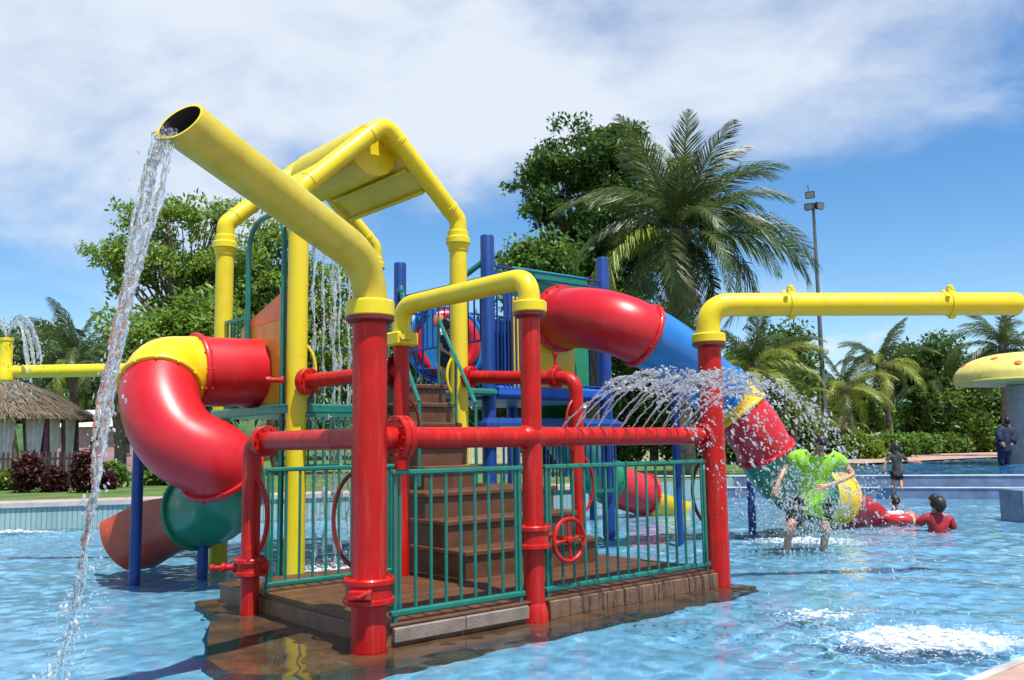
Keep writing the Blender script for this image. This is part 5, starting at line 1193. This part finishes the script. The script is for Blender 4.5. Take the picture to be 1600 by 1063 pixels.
# shrubs ---------------------------------------------------------------
def bush(name, label, px, py, D_, rx, rz, m, seed, n_cl=46, n_per=40, leaf=.10, group='shrubs in the garden', z0=None, spread=.16):
    r = np.random.default_rng(seed); c = at(px, py, D_); b0 = Vector((c.x, c.y, z0 if z0 is not None else .52)); t = thing(name, b0, label, 'shrub', group)
    R0 = rx * D_ / FPX; h = max(.3, rz * 2 * D_ / FPX); C = []
    for k in range(n_cl):
        d = r.normal(0, 1, 3); d /= np.linalg.norm(d); w = r.uniform(.3, 1) ** .5; C.append((b0.x + d[0] * R0 * w, b0.y + d[1] * R0 * .7 * w, b0.z + h * .55 + d[2] * h * .5 * w))
    V_, F_ = leaf_cloud(C, n_per, (spread, spread, spread), leaf, r); npmesh('foliage', V_, F_, m, t)
    sm = MB()
    for k in range(6): e = Vector(C[r.integers(len(C))]); sm.sweep([b0 + Vector((r.normal(0, .05), r.normal(0, .05), -.05)), (b0 + e) / 2 + Vector((0, 0, .05)), e], [.03, .022, .008], 6)
    sm.build('stem', 'bark', t); return t
for k, (px, py, D_, rx, rz, m, lab) in enumerate(((1300, 700, 47, 34, 16, 'leaf_mid', 'green shrub beside the lime shirt person, at the terrace edge'), (1345, 706, 45, 32, 14, 'leaf_lime', 'low yellow-green shrub left of the walking child'), (1392, 700, 48, 36, 15, 'leaf_mid', 'green shrub right behind the walking child'),
        (1380, 688, 51, 30, 12, 'leaf_flower', 'pale flowering shrub above the hedge behind the walking child'), (1430, 697, 54, 30, 13, 'leaf_mid', 'green shrub at the near end of the paved terrace'), (1475, 690, 58, 36, 13, 'leaf_mid', 'rounded green shrub along the back of the terrace'), (1462, 684, 61, 22, 9, 'leaf_flower', 'pale flowering shrub at the back of the terrace'),
        (1520, 688, 60, 36, 14, 'leaf_lime', 'light green shrub left of the mushroom stem'), (1565, 690, 60, 40, 14, 'leaf_dark', 'dark shrub behind the bather in navy'), (1420, 672, 62, 40, 20, 'leaf_dark', 'dark shrub under the slim palms'), (1345, 668, 58, 40, 22, 'leaf_dark', 'dark shrub between the lamp mast and slim palms'), (1500, 665, 64, 50, 20, 'leaf_dark', 'dark wide shrub under the drooping palm'), (1240, 690, 46, 40, 24, 'leaf_mid', 'green shrub behind the red tube slide at right'),
        (1170, 705, 40, 40, 18, 'leaf_mid', 'green shrub behind the blue slide support'), (1080, 690, 40, 44, 26, 'leaf_dark', 'dark shrub behind the slotted pipe'), (960, 690, 40, 44, 26, 'leaf_dark', 'dark shrub behind the blue tower post'), (860, 700, 42, 44, 24, 'leaf_mid', 'green shrub behind the tower, low'))):
    bush('shrub', lab, px, py, D_, rx, rz, m, 200 + k, 60, 44, .16, spread=.26)
for k, (px, D_, w, h, lab) in enumerate(((46, 22.5, 22, 52, 'purple-leaved shrub in front of the thatched hut, leftmost'), (88, 22.5, 15, 28, 'small purple-leaved shrub between the two taller ones'), (134, 22.0, 15, 56, 'tall purple-leaved shrub right of the hut'), (160, 23.5, 14, 24, 'purple shrub hidden behind the falling water'), (10, 24, 16, 22, 'yellow-green shrub at the left edge by the hut fence'))):
    bush('shrub', lab, px, 735, D_, w, h * .5, 'leaf_purple' if k < 4 else 'leaf_lime', 240 + k, 60, 42, .07, 'shrubs by the hut', .52, .10)
for k, (px, D_, w, h) in enumerate(((172, 25, 18, 26), (250, 26, 34, 30), (330, 27, 36, 34))):
    bush('shrub', ('green shrub right of the purple shrubs', 'green shrub behind the blue slide post', 'green shrub behind the left slide and elbow post')[k], px, 720, D_, w, h * .5, 'leaf_mid', 260 + k, 50, 40, .10, 'shrubs by the hut', .52, .14)
# distant wooded hills and far tree line
hm = MB(); pts = []
for side, name, m, x0, x1, D_, y0, seed in ((0, 'hill', 'hill_far', 1380, 2100, 900, 556, 2), (1, 'hill', 'hill_wood', -900, 560, 300, 545, 3)):
    r = np.random.default_rng(seed); vs_ = []; fs_ = []; nn2 = 90
    for i in range(nn2 + 1):
        px = x0 + (x1 - x0) * i / nn2; hy = y0 + 10 * math.sin(i * .13 + seed) + 5 * math.sin(i * .41) + 2.0 * math.sin(i * 1.3) + (36 * (i / nn2 - .6) ** 2 * 3 if side else 40 * ((i / nn2 - .35) ** 2) * 4)
        p = at(px, hy, D_); bk = Vector((p.x * 1.25, p.y * 1.3, .4)); ft_ = Vector((p.x * .93, p.y * .9, .4)); vs_ += [ft_, Vector((p.x * .97, p.y * .96, p.z * .7)), p, bk]
    for i in range(nn2):
        for k in range(3): fs_.append((i * 4 + k, (i + 1) * 4 + k, (i + 1) * 4 + k + 1, i * 4 + k + 1))
    mb = MB(); mb.add(vs_, fs_); tag(mb.build(name, m, smooth=180), kind='structure')
r = np.random.default_rng(15); C = []
for _ in range(1300):
    px = r.uniform(-250, 640); D_ = r.uniform(70, 110); b0 = at(px, 690, D_); hh = (r.uniform(.2, 1.) ** .6) * (11.8 + 2.4 * math.sin(px * .035) + 1.5 * math.sin(px * .11)) * D_ / 95; C.append((b0.x, b0.y, .5 + hh))
V_, F_ = leaf_cloud(C, 34, (1.1, 1.1, .7), .5, r); o = npmesh('far_wood', V_, F_, 'leaf_far'); tag(o, 'far-off wooded slope behind the left trees', 'wood', kind='stuff')
C = []
for _ in range(800):
    px = r.uniform(900, 1900); D_ = r.uniform(66, 95); b0 = at(px, 690, D_); hh = (r.uniform(.1, 1.) ** .6) * (4.0 + 1.2 * math.sin(px * .03) + .8 * math.sin(px * .1)) * D_ / 80; C.append((b0.x, b0.y, .5 + hh))
V_, F_ = leaf_cloud(C, 34, (.9, .9, .6), .4, r); o = npmesh('far_wood', V_, F_, 'leaf_mid'); tag(o, 'far belt of trees behind the right garden palms', 'wood', kind='stuff')

# ================================================================== LAMP MAST, HUT, SMALL BUILDINGS
lb_ = at(1291, 690, 50); lt = at(1269, 318, 50)
la_ = thing('lamp_mast', Vector((lb_.x, lb_.y, .5)), 'tall grey floodlight mast behind the pool', 'lamp post')
MB().lathe((lb_.x, lb_.y, 0), Z, [(.17, .5), (.15, 2), (.08, lt.z)], 16).build('pole', 'metal', la_)
MB().box((lb_.x, lb_.y, lt.z - .1), (1.0, .12, .10)).build('cross_arm', 'metal', la_)
for dx, dz, rot in ((-.22, .45, -.4), (-.3, -.25, -.7), (.28, -.2, .4)):
    c = Vector((lb_.x + dx, lb_.y - .2, lt.z + dz)); f = Vector((rot, -1, -.5)).normalized()
    hd_ = MB(); hd_.box(c, (.52, .2, .42), ax=f.cross(Z), up=Z, bev=.05); h_ = hd_.build('floodlight', 'char_cloth', la_); MB().box(c + f * .12, (.42, .03, .32), ax=f.cross(Z), up=Z).build('lens', 'lamp_glass', h_)
MB().sweep([Vector((lb_.x - .2, lb_.y, lt.z + .6)), Vector((lb_.x - .25, lb_.y, lt.z + 1.1))], .03, 6).build('lightning_rod', 'metal', la_)

hc = at(-12, 700, 30); hc.z = .5
ht = thing('thatched_hut', hc, 'open thatched hut with white and plum curtains at the left edge', 'hut')
er = 3.15; ez = at(60, 648, 28).z; tz = at(20, 600, 30).z + .25
# thatch: cone shell plus straw blades
rfv = MB().lathe((hc.x, hc.y, 0), Z, [(er, ez - .12), (er * .98, ez), (er * .55, ez + (tz - ez) * .62), (.3, tz)], 28, cap=False); rf = rfv.build('roof', 'thatch', ht)
r = np.random.default_rng(5); SV = []; SF = []
for _ in range(9000):
    t = r.uniform(.02, 1) ** .6; an = r.uniform(0, 2 * math.pi); rad_ = .3 + (er - .3) * t; z_ = (tz + (ez + (tz - ez) * .62 - tz) * min(1, t / .5)) if t < .5 else (ez + (tz - ez) * .62) + (ez - ez - (tz - ez) * .62) * (t - .5) / .5
    o = np.array([hc.x + math.cos(an) * rad_, hc.y + math.sin(an) * rad_, z_ + .03]); d = np.array([math.cos(an), math.sin(an), -.62 + r.normal(0, .15)]) + r.normal(0, .12, 3); d /= np.linalg.norm(d); s_ = np.array([-math.sin(an), math.cos(an), 0]) * .012; l = r.uniform(.25, .55); bI = len(SV)
    SV += [o - s_, o + s_, o + d * l + s_ * .4 + [0, 0, .03], o + d * l - s_ * .4 + [0, 0, .03]]; SF.append((bI, bI + 1, bI + 2, bI + 3))
ts = npmesh('thatch_straw', np.array(SV), np.array(SF), 'straw', ht); ts['kind'] = 'stuff'
for k in range(10):
    an = 2 * math.pi * k / 10 + .2; p = hc + Vector((math.cos(an), math.sin(an), 0)) * 2.55
    MB().lathe((p.x, p.y, 0), Z, [(.09, .5), (.08, ez)], 12).build('hut_post', 'plum' if k % 2 else 'wood_dark', ht)
    an2 = an + .314
    for s_, wd in ((-1, .34), (1, .34)):
        c = hc + Vector((math.cos(an2 + s_ * .17), math.sin(an2 + s_ * .17), 0)) * 2.5; ax = Vector((-math.sin(an2), math.cos(an2), 0)); mb = MB(); nn3 = 14; P = []
        for j in range(7):
            z_ = .6 + (ez - .6) * j / 6; wj = wd * (.62 + .38 * abs(j / 6 - .35) * 1.6)
            for i in range(nn3 + 1): u_ = i / nn3 - .5; P.append(c + ax * u_ * 2 * wj * .9 + Vector((math.cos(an2), math.sin(an2), 0)) * .05 * math.sin(i * 1.9 + k) + Z * (z_ - c.z))
        mb.add(P, [(j * (nn3 + 1) + i, j * (nn3 + 1) + i + 1, (j + 1) * (nn3 + 1) + i + 1, (j + 1) * (nn3 + 1) + i) for j in range(6) for i in range(nn3)])
        mb.build('curtain', 'curtain' if (k * 2 + (s_ > 0)) % 7 else 'plum', ht, smooth=180)
MB().lathe((hc.x, hc.y, 0), Z, [(2.7, .5), (2.7, .62)], 28).build('hut_floor', 'deck_stone', ht)
pf = thing('picket_fence', at(40, 750, 27).xy.to_3d() + Z * .5, 'low dark picket fence in front of the thatched hut', 'fence')
fa, fb = at(-40, 750, 26.8).xy.to_3d(), at(122, 750, 26.2).xy.to_3d(); dfn = (fb - fa).normalized(); nfn = int((fb - fa).length / .15)
for k in range(nfn): p = fa + (fb - fa) * (k / nfn); MB().box(p + Z * 1.0, (.055, .03, 1.0), ax=dfn, bev=.006).build('picket', 'wood_dark', pf)
for zz in (.72, 1.3): MB().box((fa + fb) / 2 + Z * zz + Vector((0, .035, 0)), ((fb - fa).length, .04, .07), ax=dfn).build('rail', 'wood_dark', pf)
def kiosk(name, label, px, D_, w, h, d, wall, roof, py=690):
    c = at(px, py, D_); c.z = .5; t = thing(name, c, label, 'building')
    MB().box(c + Z * h / 2, (w, d, h)).build('wall', wall, t)
    rm = MB(); ov = .35; rm.add([c + Vector((-w / 2 - ov, -d / 2 - ov, h)), c + Vector((w / 2 + ov, -d / 2 - ov, h)), c + Vector((w / 2 + ov, d / 2 + ov, h)), c + Vector((-w / 2 - ov, d / 2 + ov, h)), c + Vector((-w / 2, 0, h + .9)), c + Vector((w / 2, 0, h + .9))], [(0, 1, 5, 4), (2, 3, 4, 5), (1, 2, 5), (3, 0, 4), (3, 2, 1, 0)]); rm.build('roof', roof, t, smooth=0)
    for k in range(max(2, int(w / 1.3))):
        x = -w / 2 + w * (k + .5) / max(2, int(w / 1.3)); wn = MB().box(c + Vector((x, -d / 2 - .01, h * .58)), (.7, .06, h * .42)).build('window', 'coping', t)
        MB().box(c + Vector((x, -d / 2 - .03, h * .58)), (.58, .05, h * .36)).build('pane', 'char_cloth', wn)
kiosk('garden_hut', 'pink walled building with pale roof behind the falling water', 172, 46, 4.2, 2.2, 3, 'pinkwall', 'curtain')
kiosk('garden_hut', 'cream pavilion with grey roof seen through the railing', 1030, 50, 5.5, 1.9, 3, 'cream', 'roof_grey')
kiosk('garden_hut', 'cream walled pavilion seen under the tower deck', 800, 52, 9.5, 3.0, 3, 'cream', 'roof_grey')

for o in bpy.data.objects:
    if o.type == 'MESH' and o is not water and o is not upw and not o.name.startswith(('foam', 'splash', 'strand', 'jet', 'droplets')):
        z_ = min((o.matrix_local @ Vector(c)).z + (o.parent.location.z if o.parent else 0) for c in o.bound_box)
        if z_ < -.01: o.cycles.is_caustics_receiver = True
